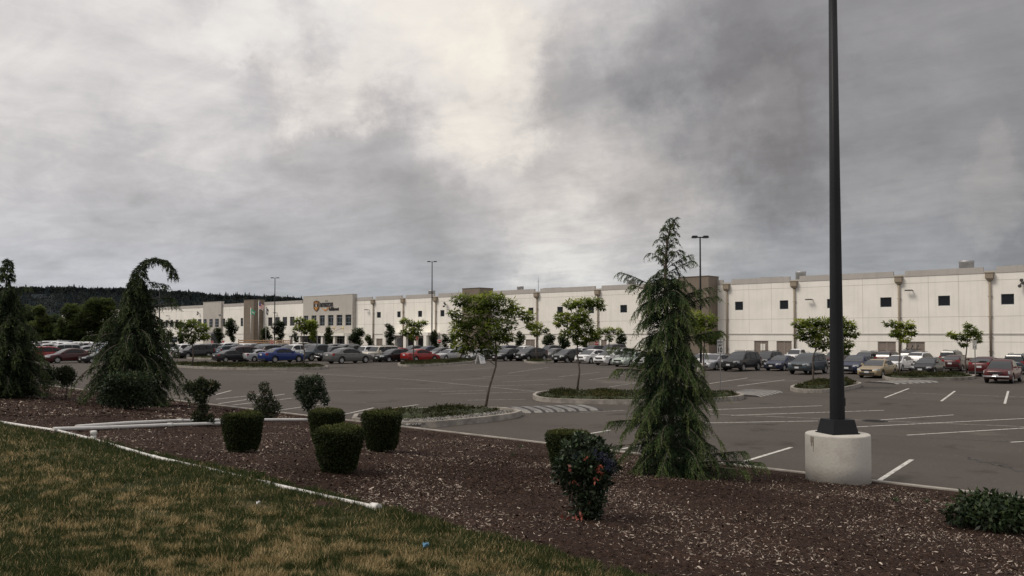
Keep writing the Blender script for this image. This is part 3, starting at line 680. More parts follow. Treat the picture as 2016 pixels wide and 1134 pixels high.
EY = 117.0; EX0, EX1 = XW(597, EY), -156.2
wins = [(597.8, 607), (613.3, 623), (629, 639.5), (645.5, 656.6), (662.5, 674), (680, 691.7)]
EW = [(XW(a, EY), XW(b, EY), 5.05, 7.6) for a, b in wins]
g = BG(); wall_holes(g, EX0, EX1, 0, 12.3, EY, EW, .35, 0, 0)
g.add([(EX1, EY, 0), (EX1, YW+.36, 0), (EX1, YW+.36, 12.3), (EX1, EY, 12.3)], [(0, 1, 2, 3)]); g.add([(EX0, EY, 0), (EX0, YW+.36, 0), (EX0, YW+.36, 12.3), (EX0, EY, 12.3)], [(0, 1, 2, 3)])
g.add([(EX0, EY, 12.3), (EX1, EY, 12.3), (EX1, YW+.36, 12.3), (EX0, YW+.36, 12.3)], [(0, 1, 2, 3)]); g.add([(EX0, YW+.36, 0), (EX1, YW+.36, 0), (EX1, YW+.36, 12.3), (EX0, YW+.36, 12.3)], [(0, 1, 2, 3)])
ent_g = g
g = BG(); g.bounds(EX0-.05, EX1+.05, EY-.05, YW+.365, 12.301, 12.42); part(g, 'coping', M_joint)
for z in (9.4, 4.6): ent_g.bounds(EX0, EX1, EY-.006, EY-.001, z-.025, z+.025, 1)
part(ent_g, 'entrance_block', [M_entry, M_joint])
for h in EW: window(h, EY, M_glass, (1, (.26, .76)), fw=.07, dep=.25)
# entrance canopy and glazed front under it
CX0, CX1 = XW(566, 114.5), XW(683, 114.5)
g = BG(); g.bounds(CX0, CX1, 113.6, EY-.01, 2.62, 3.22); part(g, 'canopy', M_wall)
for p in (573, 592, 636, 660, 683): g = BG(); x = XW(p, 114.2); g.bounds(x-.35, x+.35, 113.9, 114.5, 0, 2.61); part(g, 'canopy_column', M_wall)
M_store = mat('shopfront_glass', (.02, .024, .026), .08)
g = BG(); g.bounds(CX0+1, EX1-3.2, EY-.12, EY-.02, .05, 2.55); f = part(g, 'entrance_glazing', M_store)
g = SG(); x = CX0+1
while x < EX1-3.2: g.bounds(x-.05, x+.05, EY-.17, EY-.125, .05, 2.55); x += 1.45
g.bounds(CX0+1, EX1-3.2, EY-.175, EY-.126, 1.95, 2.05); part(g, 'mullions', mat('pale_mullion', (.5, .5, .48), .6), f)
# canopy tie rods and their round anchors
M_yel = mat('anchor_yellow', (.55, .42, .14), .5)
for p in (658, 675):
    a = W(p, 646.5, EY); g = BG(); g.tube([(a.x, EY-.05, a.z+.1), (a.x-1.0, 113.9, 3.25)], .05, 6); f = part(g, 'tie_rod', M_metal)
    g = SG(); g.lathe([(.01, -.14), (.26, -.10), (.3, 0)], 14, (a.x, EY-.001, a.z+.1), axis='y'); part(g, 'anchor', M_yel, f)
# side entrance under the grey block
a, b = XW(410, 116.5), XW(427, 116.5); g = BG(); g.bounds(a, b, 115.6, 117.39, 3.1, 3.5); part(g, 'canopy', mat('canopy_grey', (.16, .17, .18), .6))
g = BG(); g.bounds(a+.4, b-.2, 117.2, 117.39, .05, 2.9); part(g, 'entrance_glazing', M_store)
a, b = XW(412.5, 117.4), XW(419, 117.4)
for (p, q) in ((400.8, 407), (412.5, 419), (424, 431)):
    h = (XW(p, 117.4)+.1, XW(q, 117.4), 5.1, 7.4); g = BG(); g.bounds(h[0], h[1], 117.34, 117.395, h[2], h[3]); f = part(g, 'window', M_glass)
    g = SG(); x = (h[0]+h[1])/2; g.bounds(x-.05, x+.05, 117.30, 117.339, h[2], h[3])
    for z in (5.8, 6.7): g.bounds(h[0], h[1], 117.295, 117.338, z-.04, z+.04)
    part(g, 'window_frame', M_frame, f)
# loading arcade right of the entrance: posts and a beam, dark openings behind
g = BG(); a, b = XW(757, 115), XW(845, 115); g.bounds(a, b, 114.6, YW-.08, 2.75, 3.35); part(g, 'arcade_beam', M_wall)
for p in (758, 776, 798, 818, 838): g = BG(); x = XW(p, 114.8); g.bounds(x-.45, x+.45, 114.61, 115.2, 0, 2.74); part(g, 'arcade_post', M_wall)
for p, q, m in ((763, 773, M_dark), (779, 794, M_metal), (801, 814, M_dark), (821, 833, M_dark)):
    g = BG(); g.bounds(XW(p, YW), XW(q, YW), YW-.09, YW-.02, .05, 2.1); part(g, 'roller_door', m)
# wall lights, cameras, louvres, notices
def wall_light(p, q):
    a = W(p, q, YW); g = BG(); g.bounds(a.x-.06, a.x+.06, YW-.5, YW-.0, a.z-.04, a.z+.05); g.box((a.x-.35, YW-.65, a.z+.02), (.9, .36, .16)); part(g, 'wall_light', M_dark)
for p, q in ((1797, 572), (727, 610), (1600, 590), (546, 616), (438, 620), (334, 622)): wall_light(p, q)
def speakers(p, q):
    a = W(p, q, YW); g = BG(); g.tube([(a.x, YW, a.z), (a.x, YW-.5, a.z)], .05, 6)
    for dz, dx in ((.35, .1), (-.35, -.1), (0, .35)):
        g.lathe([(.08, 0), (.1, -.15), (.22, -.42)], 10, (a.x+dx, YW-.35, a.z+dz), axis='y'); g.box((a.x+dx*.5, YW-.4, a.z+dz*.5), (.12, .08, abs(dz)+.1))
    part(g, 'horn_speakers', M_dark)
for p, q in ((879, 600), (2012, 558), (393, 617)): speakers(p, q)
for p, q, y in ((643, 592.5, EY), (546, 598, YW), (441, 603, YW), (391, 606, YW), (348, 608, YW)):
    a = W(p, q, y); g = BG(); 
    for i in range(4): g.bounds(a.x-.55+i*.3, a.x-.55+i*.3+.2, y-.04, y-.002, a.z-.14, a.z+.16)
    part(g, 'louvre', mat('louvre', (.22, .21, .18), .7))
# roof equipment
def vent(p, y, r, h, z0=ZP-.6):
    x = XW(p, y); g = BG(); g.lathe([(r*.96, z0), (r*.96, z0+h*.85), (r, z0+h*.86), (r, z0+h)], 22, (x, y, 0)); part(g, 'roof_vent', M_metal)
vent(1904, 124, .95, 2.0); vent(1577, 124, .8, 1.7); vent(1243, 124, .75, 1.9); vent(1024.5, 123, .7, 1.6); vent(850, 123, .8, 1.7)
for p, q, y in ((1497, 1537, 128), (1070, 1102, 126), (1983, 2030, 128)):
    a, b = XW(p, y), XW(q, y); zt = 12.25 if y > 127 else 12.1; g = BG(); g.bounds(a, b, y, y+2, ZW-.3, zt); g.bounds(a-.1, b+.1, y-.1, y+2.1, zt+.002, zt+.10)
    for i in range(4): x = a+(b-a)*(i+.5)/4; g.bounds(x-.1, x+.1, y-.03, y-.001, ZW, zt-.1)
    part(g, 'roof_unit', M_metal)
x = XW(1060, 120); g = BG(); g.tube([(x, 120, ZW), (x, 120, 13.2), (x, 120, 14.2)], [.05, .04, .015], 6); g.bounds(x-.3, x+.3, 119.98, 120.02, 13.1, 13.14); part(g, 'roof_antenna', M_metal)

# ---------------------------------------------------------------- sign on the entrance block
M_sblack = mat('sign_black', (.018, .017, .017), .4); M_sorange = mat('sign_orange', (.50, .215, .04), .5); M_swhite = mat('sign_white', (.75, .74, .7), .5)
def text_mesh(txt, size, bold=.02, ext=.03, align='LEFT', sx=1.0, spacing=1.0):
    c = bpy.data.curves.new('text', 'FONT'); c.body = txt; c.size = size; c.extrude = ext; c.offset = bold; c.align_x = align; c.resolution_u = 3; c.space_character = spacing
    o = bpy.data.objects.new('tmp', c); COL.objects.link(o); dg = bpy.context.evaluated_depsgraph_get()
    me = bpy.data.meshes.new_from_object(o.evaluated_get(dg)); COL.objects.unlink(o); bpy.data.objects.remove(o); bpy.data.curves.remove(c)
    for v in me.vertices: v.co = Vector((v.co.x*sx, -v.co.z, v.co.y))   # upright, facing -Y
    return me
def put_text(name, txt, size, m, parent, loc, **k):
    me = text_mesh(txt, size, **k); me.materials.clear(); me.materials.append(m); return link(name, me, parent, loc)
s0 = W(618, 603, EY); sign = empty('wall_sign', (W(643, 604, EY).x, EY-.05, W(643, 604, EY).z)); tag(sign, 'dark lettering with shield emblem and orange smile arrow high on the grey entrance wall', 'wall sign')
def sl_(px, py): p = W(px, py, EY); return p.x-sign.location.x, p.z-sign.location.z
a0 = sl_(617.8, 603)[0]; a1 = sl_(629, 603)[0]; zt = sl_(623, 591.8)[1]; zb = sl_(623, 613.5)[1]; cx = (a0+a1)/2; hw = (a1-a0)/2
def shield(s, t, y0, y1, c=0.0):
    H2 = (zt-zb)/2; zc = (zt+zb)/2
    pts = [(-.62, .93), (0, 1.0), (.62, .93), (1, .78), (1, .2), (.98, -.35), (.8, -.62), (.4, -.86), (0, -1), (-.4, -.86), (-.8, -.62), (-.98, -.35), (-1, .2), (-1, .78)]
    g = Geo(); n = len(pts); P = [(cx+x*hw*s, zc+z*H2*t) for x, z in pts]
    g.add([(x, y0, z) for x, z in P]+[(x, y1, z) for x, z in P], [(i, (i+1) % n, n+(i+1) % n, n+i) for i in range(n)]+[tuple(range(n)), tuple(range(n, 2*n))[::-1]]); return g
e = shield(1, 1, .04, -.06).obj('shield', M_sblack, sign); shield(.85, .90, -.061, -.075).obj('orange_border', M_sorange, e); shield(.79, .86, -.076, -.09).obj('inner_field', M_sblack, e)
g = Geo(); zc = (zt+zb)/2; H2 = (zt-zb)/2
# arms of the emblem: curved upper and lower chevrons round a pale figure
def band(g, pts, w, y0=-.091, y1=-.105):
    for (a, b) in zip(pts, pts[1:]):
        a, b = Vector(a), Vector(b); d = (b-a).normalized(); n = Vector((-d.y, d.x))*w/2
        q = [a-n, b-n, b+n, a+n]; g.add([(cx+p.x*hw, y0, zc+p.y*H2) for p in q]+[(cx+p.x*hw, y1, zc+p.y*H2) for p in q], [(0, 1, 2, 3), (7, 6, 5, 4), (0, 4, 5, 1), (1, 5, 6, 2), (2, 6, 7, 3), (3, 7, 4, 0)])
band(g, [(-.6, .35), (-.5, .55), (-.25, .72), (0, .5), (.25, .72), (.5, .55), (.6, .35)], .11); band(g, [(-.6, -.15), (-.45, -.35), (0, -.72), (.45, -.35), (.6, -.15)], .18); band(g, [(-.35, -.2), (0, -.5), (.35, -.2)], .14)
g.obj('emblem_band', M_sorange, e)
g = Geo(); g.lathe([(.01, -.09), (.16, -.09), (.16, -.105), (.01, -.106)], 12, (cx, 0, zc+.36*H2), axis='y'); g.box((cx, -.098, zc+.02*H2), (.26, .012, .62)); g.obj('emblem_figure', M_swhite, e)
a = sl_(630.2, 604.5); w1 = sl_(655.8, 604)[0]-a[0]
me_ = put_text('word', 'amazon', 1.0, M_sblack, sign, (a[0], 0, a[1]+.04), bold=.025, ext=.05)
ww = max(v.co.x for v in me_.data.vertices); hh = max(v.co.z for v in me_.data.vertices)
hz = sl_(640, 596.8)[1]-sl_(640, 604.8)[1]
for v in me_.data.vertices: v.co.x *= w1/ww; v.co.z *= hz/hh
a = sl_(648, 611.5); w2 = sl_(667.5, 611)[0]-a[0]
me_ = put_text('word', 'fulfillment', 1.0, M_sblack, sign, (a[0], 0, a[1]), bold=.025, ext=.05)
ww = max(v.co.x for v in me_.data.vertices); hh = max(v.co.z for v in me_.data.vertices); hz = sl_(650, 604.6)[1]-sl_(650, 611.3)[1]
for v in me_.data.vertices: v.co.x *= w2/ww; v.co.z *= hz/hh
g = Geo(); pts = []
A, B_ = sl_(634, 606), sl_(647, 605.5); n = 14; up = []; lo = []
for i in range(n+1):
    t = i/n; x = A[0]+(B_[0]-A[0])*t; s = math.sin(PI*t); up.append((x, A[1]-.42*s-.02)); lo.append((x, A[1]-.42*s-.05-.42*s*(.4+.6*t)))
q = up+lo[::-1]; m_ = len(q)
g.add([(x, .03, z) for x, z in q]+[(x, -.05, z) for x, z in q], [(i, (i+1) % m_, m_+(i+1) % m_, m_+i) for i in range(m_)]+[tuple(range(m_, 2*m_))])
g.add([(B_[0]-.55, -.051, A[1]+.02), (B_[0]+.2, -.051, A[1]+.12), (B_[0]+.05, -.051, A[1]-.62), (B_[0]-.08, -.051, A[1]-.15)], [(0, 1, 2, 3)])
g.obj('smile_arrow', M_sorange, sign)

# ---------------------------------------------------------------- flags
M_pole = mat('flagpole_white', (.62, .61, .58), .4, metal=.3)
def flag(p, ybase, ztop_px, cols, label, size, fpx, hid=False):
    y = 107.0; x = XW(p, y); zt = W(p, ztop_px, y).z; t = empty('flagpole', (x, y, 0)); tag(t, label+' pole', 'flagpole', 'flagpoles before the brown tower')
    g = Geo(); g.tube([(0, 0, 0), (0, 0, zt)], [.11, .06], 8); g.obj('pole', M_pole, t); g = Geo(); g.lathe([(.01, zt), (.1, zt+.08), (.01, zt+.17)], 10); g.obj('finial', M_yel, t)
    fx, fz = size; f0 = W(fpx[0], fpx[1], y); z0 = f0.z
    n = 12; g = Geo(); vs = []; k = 8
    for j in range(k+1):
        for i in range(n+1):
            u = i/n; v = j/k; sag = u*u*fz*.55
            vs.append((u*fx, .16*math.sin(u*9+v*2)*u, z0-v*fz*(1-.25*u)-sag))
    if not cols.get('tex'):
        fs = []; mi = []
        for j in range(k):
            for i in range(n):
                a = j*(n+1)+i; c = cols['f'](i/n, j/k); g.add([vs[a], vs[a+1], vs[a+n+2], vs[a+n+1]], [(0, 1, 2, 3)], c)
    ms = cols['m']; fo = g.obj('flag', ms); fo.location = (x+.08, y-.02, 0); tag(fo, label, 'flag', 'flags on the three poles')
M_fg = mat('flag_green', (.02, .22, .12), .8); M_fw = mat('flag_white', (.5, .49, .47), .8); M_fr = mat('flag_red', (.36, .05, .045), .8); M_fb = mat('flag_blue', (.03, .04, .12), .8); M_fk = mat('flag_dark', (.03, .03, .04), .8)
flag(494, 0, 606, {'m': [M_fg, M_fw], 'f': lambda u, v: 1 if (u-.5)**2+(v-.5)**2 < .03 else 0}, 'green flag with a pale round seal', (1.9, 1.4), (497, 608))
flag(509.5, 0, 591.5, {'m': [M_fr, M_fw, M_fb], 'f': lambda u, v: 2 if u < .45 and v < .5 else int(v*8) % 2}, 'red and white striped flag with a blue corner', (2.1, 1.7), (512, 595))
flag(524, 0, 603, {'m': [M_fk, M_fw], 'f': lambda u, v: 1 if (u-.6)**2+(v-.5)**2 < .03 else 0}, 'dark flag hanging limp from the third', (1.0, 1.9), (525, 604))

# ---------------------------------------------------------------- hills
def ridge_y(px):
    pts = [(-400, 585), (-100, 576), (20, 572), (130, 571), (230, 573), (310, 577), (390, 581), (440, 588), (480, 587), (540, 589), (590, 592), (660, 600), (740, 612), (820, 628), (900, 645), (1000, 655)]
    for (a, b), (c, d) in zip(pts, pts[1:]):
        if a <= px <= c: return b+(d-b)*(px-a)/(c-a)
    return 657
M_hill = ground_mat('wooded_slope', spec=.05, layers= [(.022, .029, .031), ((.028, .035, .034), .012, .4, .6, 8, (1, 1)), ((.018, .024, .026), .03, .45, .6, 6, (1, 1))], rough=1, bump=.2, bscale=1)  # slope colour lightened and blued to paint in distance haze
def hill():
    vs = []; fs = []; cols = list(range(-400, 1001, 14)); rows = [(330, 0), (400, .22), (480, .5), (560, .85), (610, 1), (700, .9), (900, .5)]
    for px in cols:
        d = raydir(px, 600); d.z = 0; d.normalize(); f = (d.dot(FWD))
        zr = CAM_H+(657.7-ridge_y(px)-7)*610/f/FPX*f
        for (r, k) in rows: p = d*(r/f); vs.append((p.x, p.y, -1+(zr+1)*k+(2.5*math.sin(px*.03+r*.01) if 0 < k < 1 else 0)))
    m = len(rows)
    for i in range(len(cols)-1):
        for j in range(m-1): a = i*m+j; fs.append((a, a+m, a+m+1, a+1))
    g = Geo(); g.add(vs, fs, 0, True); tag(g.obj('hills', M_hill), kind='structure')
    # the wood on it reads as one mass: conifers and round crowns
    V = []; T = []; rs = np.random.default_rng(5)
    for i in range(3400):
        px = rs.uniform(-60, 640); r, k = (rs.uniform(590, 612), 1.0) if i % 3 == 0 else (lambda t: (400+205*t, .22+.78*t))(rs.uniform(0, 1)**.8)
        d = raydir(px, 600); d.z = 0; d.normalize(); f = d.dot(FWD); p = d*(r/f); zr = CAM_H+(657.7-ridge_y(px)-7)*610/FPX
        zb = -1+(zr+1)*k-.5; con = rs.uniform() < (.45 if px > 250 or rs.uniform() < .5 else .35)
        h = rs.uniform(2.6, 4.6)+rs.uniform(0, 5.0)*rs.uniform()**2 if con else rs.uniform(3.2, 5.6); rad = h*rs.uniform(.16, .24) if con else h*rs.uniform(.45, .7); n = 120 if k > .97 else 36
        if con:
            for (za, zb2, ra) in ((.05, .55, 1.0), (.3, .8, .72), (.55, 1.0, .46)):      # solid tiers
                for q in range(7):
                    a0 = q*.8976+rs.uniform(-.2, .2); a1 = a0+.95; r0 = rad*ra*rs.uniform(.8, 1.15); V.append(np.array([[p.x, p.y, zb+h*zb2], [p.x+r0*math.cos(a0), p.y+r0*math.sin(a0), zb+h*za], [p.x+r0*.93*math.cos((a0+a1)/2), p.y+r0*.93*math.sin((a0+a1)/2), zb+h*(za-.03)], [p.x+r0*math.cos(a1), p.y+r0*math.sin(a1), zb+h*za]])); T.append(np.array([rs.uniform(0, .5)]))
            n = n//3
            t = rs.uniform(0, 1, n)**1.25*.85; rr = rad*(1-t)*rs.uniform(.4, 1.15, n); a = rs.uniform(0, 6.28, n)
            C = np.column_stack([p.x+rr*np.cos(a), p.y+rr*np.sin(a), zb+.4+h*t]); D = np.column_stack([np.cos(a), np.sin(a), -.3+0*a]); Lf = rad*.55*(1.1-t)+.25
        else:
            s = sphere_dirs(n, rs); s[:, 2] = np.abs(s[:, 2]); C = np.array([p.x, p.y, zb+h*.35])+s*np.array([rad, rad, h*.62])*rs.uniform(.75, 1.0, (n, 1)); D = s+rs.normal(size=(n, 3))*.6; Lf = np.full(n, .75)
        V.append(leaves(C, D, Lf, Lf*.8, rs)); T.append(np.full(n, rs.uniform(0, 1)*.6+(.0 if con else .35)))
    M = mat('forest', (.02, .03, .02), 1, spec=.05, attr='tint', ramp=[(0, (.020, .026, .031)), (.5, (.028, .035, .037)), (1, (.045, .052, .043))])  # tree colours carry the same painted bluish haze
    tag(soup('forest', np.concatenate(V), 4, M, np.concatenate(T)), kind='stuff')
hill()
# ================================================================ plants
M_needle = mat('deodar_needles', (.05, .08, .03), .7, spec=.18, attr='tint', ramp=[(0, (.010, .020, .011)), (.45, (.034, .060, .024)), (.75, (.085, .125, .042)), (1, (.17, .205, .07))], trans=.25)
M_needle2 = mat('dark_cedar_needles', (.04, .06, .03), .7, spec=.18, attr='tint', ramp=[(0, (.010, .018, .009)), (.5, (.030, .048, .020)), (.85, (.064, .090, .034)), (1, (.11, .14, .05))], trans=.2)
M_trunk = mat('bark', (.10, .078, .06), .9, noise=.35, nscale=9, bump=.6, bscale=30)
M_trunkg = mat('young_bark', (.085, .066, .052), .9, noise=.35, nscale=9, bump=.6, bscale=30)

def cedar(px, base, label, H, prof, seed, m, leader, extra=(), nb=190, needle=.05, wn=.010, dens=1.0, droop=1.0, up_=1.0, thin=.80):
    """weeping conifer: leader curve, long arching branches, each hung with needle strands. prof: [(height fraction, reach)]"""
    rs = np.random.default_rng(seed); p = GB(px, base); t = empty('weeping_conifer', (p.x, p.y, zmulch(p.x, p.y))); tag(t, label, 'conifer', 'weeping conifers in the mulch bed')
    lead = [RGT*a+Vector((0, 0, b)) for a, b in leader]
    cum = [0.0]
    for a, b in zip(lead, lead[1:]): cum.append(cum[-1]+(b-a).length)
    def along(h):     # point on the leader at fraction h of its length
        q = h*cum[-1]; i = 0
        while i < len(lead)-2 and cum[i+1] < q: i += 1
        return lead[i].lerp(lead[i+1], (q-cum[i])/max(1e-6, cum[i+1]-cum[i]))
    def reach(h):
        for (a, b), (c, d) in zip(prof, prof[1:]):
            if a <= h <= c: return b+(d-b)*(h-a)/(c-a)
        return prof[-1][1]
    g = Geo(); n = len(lead); g.tube(lead, [max(.012, .011*H*(1-i/(n-1))+.008) for i in range(n)], 8)
    C = []; D = []; L = []; T = []; brs = []
    for i in range(nb):
        h = (i+.5)/nb; h = h**.92*.995; wh_ = 14; h = h if h > thin-.10 else (math.floor(h*wh_)+.5+.55*((h*wh_) % 1-.5))/wh_; a = i*2.39996+rs.normal(0, .3); tier = (h*wh_) % 1 if h < thin-.1 else .35; rr = reach(h)*rs.uniform(.62, 1.08)*(1.12-.30*tier)
        brs.append((h, Vector((math.cos(a), math.sin(a), 0)), rr, rs.uniform(.05, .4)+(.55 if h > .8 else .0)*up_, None))
    for (h, side, dep, rr, rise) in extra: brs.append((h, (RGT*side+FWD*dep).normalized(), rr, rise, 1))
    for (h, dr, rr, rise, ex) in brs:
        o = along(h); k = 9; pts = []; dr_ = droop*(.35 if h > .8 else 1)*(.22 if ex else 1)
        for j in range(k):
            u = j/(k-1); z = rr*((rise*u**.85 if ex else rise*math.sin(u*PI*.62)*1.1)-dr_*.42*u*u*u); w = .05*rr*math.sin(u*5+h*40)
            q = o+dr*rr*u+Vector((-dr.y, dr.x, 0))*w+Vector((0, 0, z)); q.z = max(q.z, .06); pts.append(q)
        if rr > .12: g.tube(pts, [max(.003, .012*rr*(1-j/k)+.003) for j in range(k)], 4, cap=False)
        # side strands
        ns = max(5, int(rr*36*dens*((.34 if h > thin+.06 else .6)*(.20 if up_ == 0 and h > thin+.06 else 1) if h > thin and ex is None else 1))+5)
        for s in range(ns):
            u = (rs.uniform(.12, 1.0))**.8; kk = u*(k-1); i0 = min(int(kk), k-2); b = pts[i0].lerp(pts[i0+1], kk-i0)
            sd = 1 if s % 2 else -1; fw = (pts[i0+1]-pts[i0]).normalized(); lat = Vector((-dr.y, dr.x, 0))*sd*rs.uniform(.25, 1.0); d0 = (fw*rs.uniform(.5, 1.1)+lat).normalized()
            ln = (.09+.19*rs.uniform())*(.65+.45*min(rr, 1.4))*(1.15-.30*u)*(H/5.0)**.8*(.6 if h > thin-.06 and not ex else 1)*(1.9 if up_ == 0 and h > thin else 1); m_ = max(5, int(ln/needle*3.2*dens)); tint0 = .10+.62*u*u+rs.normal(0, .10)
            for q in range(m_):
                v = (q+.5)/m_; pos = b+d0*ln*v*(1-.15*v)+Vector((0, 0, -droop*ln*(.10*v+.62*v*v)))
                if pos.z < .03: continue
                dd = (d0*(1-v)+Vector((0, 0, -1.5*v))).normalized(); nr = rs.normal(size=3); 
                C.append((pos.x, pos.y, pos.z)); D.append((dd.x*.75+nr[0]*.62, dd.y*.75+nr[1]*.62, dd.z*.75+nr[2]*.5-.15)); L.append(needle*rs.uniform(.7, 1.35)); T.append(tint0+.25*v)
    g.obj('trunk', M_trunk, t)
    nf = int(24000*dens)
    for i in range(nf):      # inner growth close to the stem
        h = rs.uniform(0, thin)**1.2; a = rs.uniform(0, 6.28); r = reach(h)*.58*math.sqrt(rs.uniform()); o = along(h); z = o.z-r*.25
        if z < .03: continue
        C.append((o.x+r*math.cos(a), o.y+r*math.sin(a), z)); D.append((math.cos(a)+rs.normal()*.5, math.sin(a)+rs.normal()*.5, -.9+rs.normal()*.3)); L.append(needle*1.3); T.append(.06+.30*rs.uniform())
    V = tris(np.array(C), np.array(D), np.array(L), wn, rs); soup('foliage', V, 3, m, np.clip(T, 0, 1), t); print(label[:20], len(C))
    return t
# foreground right
p = GB(1325, 936); sc = depth(p)/FPX
def LD(x0, y0, pts): return [((x-x0)*sc, (y0-y)*sc) for x, y in pts]
ld = LD(1325, 936, [(1325, 936), (1322, 850), (1321, 760), (1318, 680), (1314, 610), (1311, 560), (1313, 520), (1316, 480), (1322, 450), (1330, 435)])
Ht = (936-433)*sc
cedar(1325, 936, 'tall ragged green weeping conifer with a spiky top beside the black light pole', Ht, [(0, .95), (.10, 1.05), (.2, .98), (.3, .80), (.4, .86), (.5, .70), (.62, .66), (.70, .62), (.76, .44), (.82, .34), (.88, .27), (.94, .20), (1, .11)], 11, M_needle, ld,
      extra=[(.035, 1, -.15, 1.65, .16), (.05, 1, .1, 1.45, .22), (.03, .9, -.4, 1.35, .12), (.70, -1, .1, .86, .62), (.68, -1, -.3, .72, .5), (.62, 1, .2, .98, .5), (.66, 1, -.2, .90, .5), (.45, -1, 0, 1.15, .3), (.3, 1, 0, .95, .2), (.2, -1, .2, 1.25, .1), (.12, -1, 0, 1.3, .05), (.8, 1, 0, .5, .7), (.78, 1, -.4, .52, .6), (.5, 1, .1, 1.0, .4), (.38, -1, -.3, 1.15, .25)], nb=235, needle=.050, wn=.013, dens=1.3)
p = GB(262, 797); sc = depth(p)/FPX
ld = LD(262, 797, [(262, 797), (262, 740), (264, 690), (267, 640), (268, 590), (266, 560), (270, 532), (284, 514), (302, 508), (322, 513), (336, 530), (341, 548)])
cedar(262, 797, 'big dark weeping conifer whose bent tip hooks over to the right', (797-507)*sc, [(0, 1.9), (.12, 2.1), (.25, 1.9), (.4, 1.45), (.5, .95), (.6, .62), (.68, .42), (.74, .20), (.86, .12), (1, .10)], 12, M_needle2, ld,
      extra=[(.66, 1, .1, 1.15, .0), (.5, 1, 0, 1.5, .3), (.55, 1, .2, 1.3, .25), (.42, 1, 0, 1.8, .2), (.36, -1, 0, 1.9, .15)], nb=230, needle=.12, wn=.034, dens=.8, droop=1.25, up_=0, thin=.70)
p = GB(12, 782); sc = depth(p)/FPX
ld = LD(12, 782, [(12, 782), (12, 720), (10, 660), (8, 610), (8, 570), (10, 540), (12, 515)])
cedar(12, 782, 'dark weeping conifer with a narrow upright tip, cut by the left edge', (782-515)*sc, [(0, 1.7), (.15, 1.8), (.35, 1.5), (.5, 1.15), (.65, .8), (.76, .66), (.84, .36), (.92, .26), (1, .1)], 13, M_needle2, ld,
      extra=[(.78, 1, 0, 1.0, .2), (.1, 1, 0, 2.0, .1)], nb=210, needle=.12, wn=.034, dens=.75)

# ---- clipped hedges, wider at the top
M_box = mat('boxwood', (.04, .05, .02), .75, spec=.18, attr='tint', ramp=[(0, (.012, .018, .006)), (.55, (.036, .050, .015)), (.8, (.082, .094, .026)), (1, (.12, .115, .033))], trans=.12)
def hedge(px, base, top, wt, wb, label, seed, n=15000):
    rs = np.random.default_rng(seed); p = GB(px, base); s = depth(p)/FPX; H = (base-top)*s*.98; rt = wt*s/2; rb = wb*s/2
    t = empty('clipped_shrub', (p.x, p.y, zmulch(p.x, p.y))); tag(t, label, 'shrub', 'clipped shrubs tapering down to the mulch')
    def rad(z, a):
        u = z/H; r = rb+(rt-rb)*min(1, u*1.25)**.8; r *= (1-.20*max(0, (u-.90)/.10)**2); return r*(1+.035*math.sin(2*a+seed*1.7)+.035*math.sin(3*a+seed)+.03*math.sin(5*a+u*6+seed*2))
    g = Geo(); prof = 10; ns = 20; vs = []
    for i in range(prof+1):
        z = .06+(H-.10)*i/prof
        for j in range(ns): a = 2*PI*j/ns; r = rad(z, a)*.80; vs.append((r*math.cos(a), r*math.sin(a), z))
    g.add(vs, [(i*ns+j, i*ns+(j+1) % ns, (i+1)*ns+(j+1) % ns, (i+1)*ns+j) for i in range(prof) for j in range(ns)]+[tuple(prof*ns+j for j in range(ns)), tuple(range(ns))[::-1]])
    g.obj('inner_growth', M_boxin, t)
    g = Geo()
    for k in range(5): a = k*1.3; g.tube([(.02*math.cos(a), .02*math.sin(a), -.05), (.10*math.cos(a), .10*math.sin(a), .16)], .012, 5)
    g.obj('stem', M_trunk, t)
    nt_ = int(n*.30); C = np.zeros((n, 3)); Nn = np.zeros((n, 3))
    for i in range(n):
        a = rs.uniform(0, 6.28)
        if i < nt_: r = math.sqrt(rs.uniform())*rad(H*.97, a); C[i] = (r*math.cos(a), r*math.sin(a), H-.01-.05*(r/rt)**4+.02*math.cos(a-seed)+.012*math.sin(a*4+r*15+seed)+rs.normal(0, .012)+(rs.uniform(0, .05) if rs.uniform() < .02 else 0)); Nn[i] = (math.cos(a)*.3, math.sin(a)*.3, 1)
        else:
            z = rs.uniform(.03, 1)**.9*H; r = rad(z, a)*(rs.uniform(.84, 1.02)+.02*math.sin(9*a+z*20+seed)+(rs.uniform(0, .07) if rs.uniform() < .04 else 0)); C[i] = (r*math.cos(a), r*math.sin(a), z); Nn[i] = (math.cos(a), math.sin(a), .3)
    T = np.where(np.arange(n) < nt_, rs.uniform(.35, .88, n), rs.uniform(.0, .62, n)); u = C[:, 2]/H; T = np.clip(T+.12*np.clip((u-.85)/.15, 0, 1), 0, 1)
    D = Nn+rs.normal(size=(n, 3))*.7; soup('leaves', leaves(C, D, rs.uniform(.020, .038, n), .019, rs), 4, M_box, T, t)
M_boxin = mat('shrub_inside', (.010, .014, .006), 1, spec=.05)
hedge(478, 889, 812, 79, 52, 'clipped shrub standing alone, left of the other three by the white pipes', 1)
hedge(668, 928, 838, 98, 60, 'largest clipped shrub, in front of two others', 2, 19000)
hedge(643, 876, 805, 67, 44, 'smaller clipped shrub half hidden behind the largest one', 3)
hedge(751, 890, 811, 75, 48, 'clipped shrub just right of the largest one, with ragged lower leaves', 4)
hedge(1118, 930, 848, 86, 58, 'clipped shrub behind the red-leaved bush', 5)

